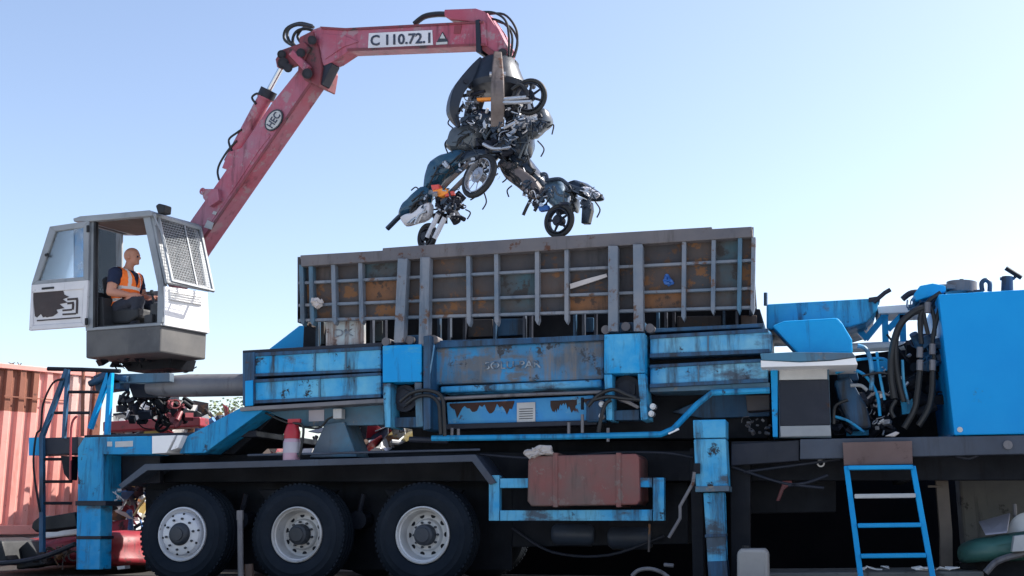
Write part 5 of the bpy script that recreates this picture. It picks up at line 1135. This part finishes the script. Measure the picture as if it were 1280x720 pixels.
p = at(1290, 668, 11.8); g = G(); g.lathe([(.0, -.04), (.10, -.03), (.19, .0), (.21, .03), (.2, .06), (0, .06)], p, YP, 32); g.done('white_wheel_cover', m_white, None, smooth=True, label='round white wheel cover at the right edge behind the green wing', cat='wheel cover')
g = G(); g.pxt([(1268, 630), (1269, 648)], 11.9, .02); g.done('pipe_offcut', m_grey, None, label='short upright grey pipe offcut against the concrete wall', cat='pipe')
# jerry can, ground slab with white chips standing for a sun patch
JC = empty('jerry_can', at(940, 730, 11.0), 'dusty white plastic jerry can standing beside the right outrigger leg', 'jerry can')
g = G(); g.px([(921, 690), (926, 686), (955, 686), (960, 690), (961, 735), (921, 735)], 10.7, 11.0); g.done('can_body', m_can, JC, bevel=.03)
g = G(); g.pxt([(932, 686), (932, 682)], 10.85, .035); g.done('can_cap', m_black, JC)
g = G(); g.pxt([(790, 720), (798, 713), (812, 711), (826, 715), (836, 722)], 10.8, .02, smooth=True); g.pxt([(830, 706), (842, 707)], 10.9, .02); g.done('hose_loop', m_grey, None, smooth=True, label='loop of grey hose on the ground behind the third wheel', cat='hose')
g = G(); g.px([(955, 716), (1230, 714), (1230, 760), (955, 760)], 11.25, 12.2); g.done('ground_slab', m_conc, None, kind='structure', bevel=.02)
q = random.Random(21)
for i, x in enumerate((1082, 1094, 1108, 1150, 1162, 1178, 1190)):
    g = G(); p = at(x, 714, 11.28); y = q.uniform(11.27, 11.6); p.y = y
    w = [p + V((math.cos(t) * q.uniform(.03, .08), math.sin(t) * q.uniform(.02, .06), q.uniform(.0, .035))) for t in [k * math.pi / 3 for k in range(6)]]
    g.ext(w, V((0, 0, .01))); g.done('litter_or_sun_chip', m_white, None, label='white chip standing for a sun patch on the slab at the foot of the blue ladder', cat='litter', group='white sun patch chips at the ladder foot')
g = G(); g.px([(146, 708), (156, 707), (156, 711), (147, 712)], 11.6, 11.7); g.done('litter_or_sun_chip', m_white, None, label='lone white litter scrap on the dark ground left of the front wheel', cat='litter')
# tree far behind at left
tp = at(275, 530, 30.0); TR = empty('tree', V((tp.x, 30, 0)), 'pale green tree far behind the crane mount', 'tree')
g = G(); base = V((tp.x, 30, .5)); g.tube([base, base + V((.1, 0, 1.4)), base + V((.0, .1, 2.4))], [.16, .12, .06], 10)
for i in range(7):
    a = i * .9; g.tube([base + V((.05, 0, 1.2 + i * .15)), base + V((math.cos(a) * .7, math.sin(a) * .7, 2 + i * .16)), base + V((math.cos(a) * 1.3, math.sin(a) * 1.2, 2.4 + i * .18))], [.05, .03, .01], 6)
g.done('trunk', m_bark, TR)
g = G(); q = random.Random(2)
cl = [(V((q.uniform(-1.9, 2.4), q.uniform(-1.2, 1.2), q.uniform(1.9, 3.5))), q.uniform(.3, .6)) for _ in range(34)]
for i in range(3600):
    c, r = q.choice(cl); d = V((q.gauss(0, 1), q.gauss(0, 1), q.gauss(0, 1))).normalized() * r * q.random() ** .4
    p = base + c + d; e = q.uniform(.03, .075); m3 = V((q.gauss(0, 1), q.gauss(0, 1), q.gauss(0, 1) + .6)).normalized().to_track_quat('Z', 'Y').to_matrix()
    g.face([g.b.verts.new(p + m3 @ V((a * e, b * e * .6, 0))) for a, b in ((-1, 0), (0, -1), (1, 0), (0, 1))])
g.done('crown', m_leaf, TR)

# ================================================================== CAMERA, LIGHT, WORLD
cam = bpy.data.cameras.new('camera'); co = bpy.data.objects.new('camera', cam); COL.objects.link(co)
cam.sensor_fit = 'HORIZONTAL'; cam.sensor_width = 36; cam.lens = F / 1280 * 36; cam.clip_end = 2000; cam.clip_start = .05
co.matrix_world = Matrix((( RT.x, UP.x, -FW.x, CAM.x), (RT.y, UP.y, -FW.y, CAM.y), (RT.z, UP.z, -FW.z, CAM.z), (0, 0, 0, 1)))
sc.camera = co
SUN_AZ, SUN_EL = R(28), R(46)      # azimuth measured from +X toward +Y (right and slightly behind the truck)
sd = V((math.cos(SUN_AZ) * math.cos(SUN_EL), math.sin(SUN_AZ) * math.cos(SUN_EL), math.sin(SUN_EL)))
sl = bpy.data.lights.new('sun', 'SUN'); sl.energy = 3.6; sl.angle = R(.53); sl.color = (1, .95, .87)
so = bpy.data.objects.new('sun', sl); COL.objects.link(so); so.rotation_euler = (-sd).to_track_quat('-Z', 'Y').to_euler(); so.location = sd * 50
w = bpy.data.worlds.new('World'); sc.world = w; w.use_nodes = True; t = w.node_tree
bg = t.nodes['Background']; sky = t.nodes.new('ShaderNodeTexSky'); sky.sky_type = 'NISHITA'; sky.sun_disc = False
sky.sun_elevation = SUN_EL; sky.sun_rotation = math.pi / 2 - SUN_AZ; sky.air_density = 1.0; sky.dust_density = 1.5; sky.ozone_density = 0.0; sky.altitude = 50
tint = t.nodes.new('ShaderNodeMix'); tint.data_type = 'RGBA'; tint.blend_type = 'MULTIPLY'; tint.inputs['Factor'].default_value = 1
t.links.new(sky.outputs[0], tint.inputs[6]); tint.inputs[7].default_value = (1.02, .982, 1.0, 1)
t.links.new(tint.outputs[2], bg.inputs[0]); bg.inputs[1].default_value = .092
vs = sc.view_settings; vs.view_transform = 'Standard'; vs.look = 'None'; vs.exposure = 1.5; vs.gamma = 1; vs.use_curve_mapping = False
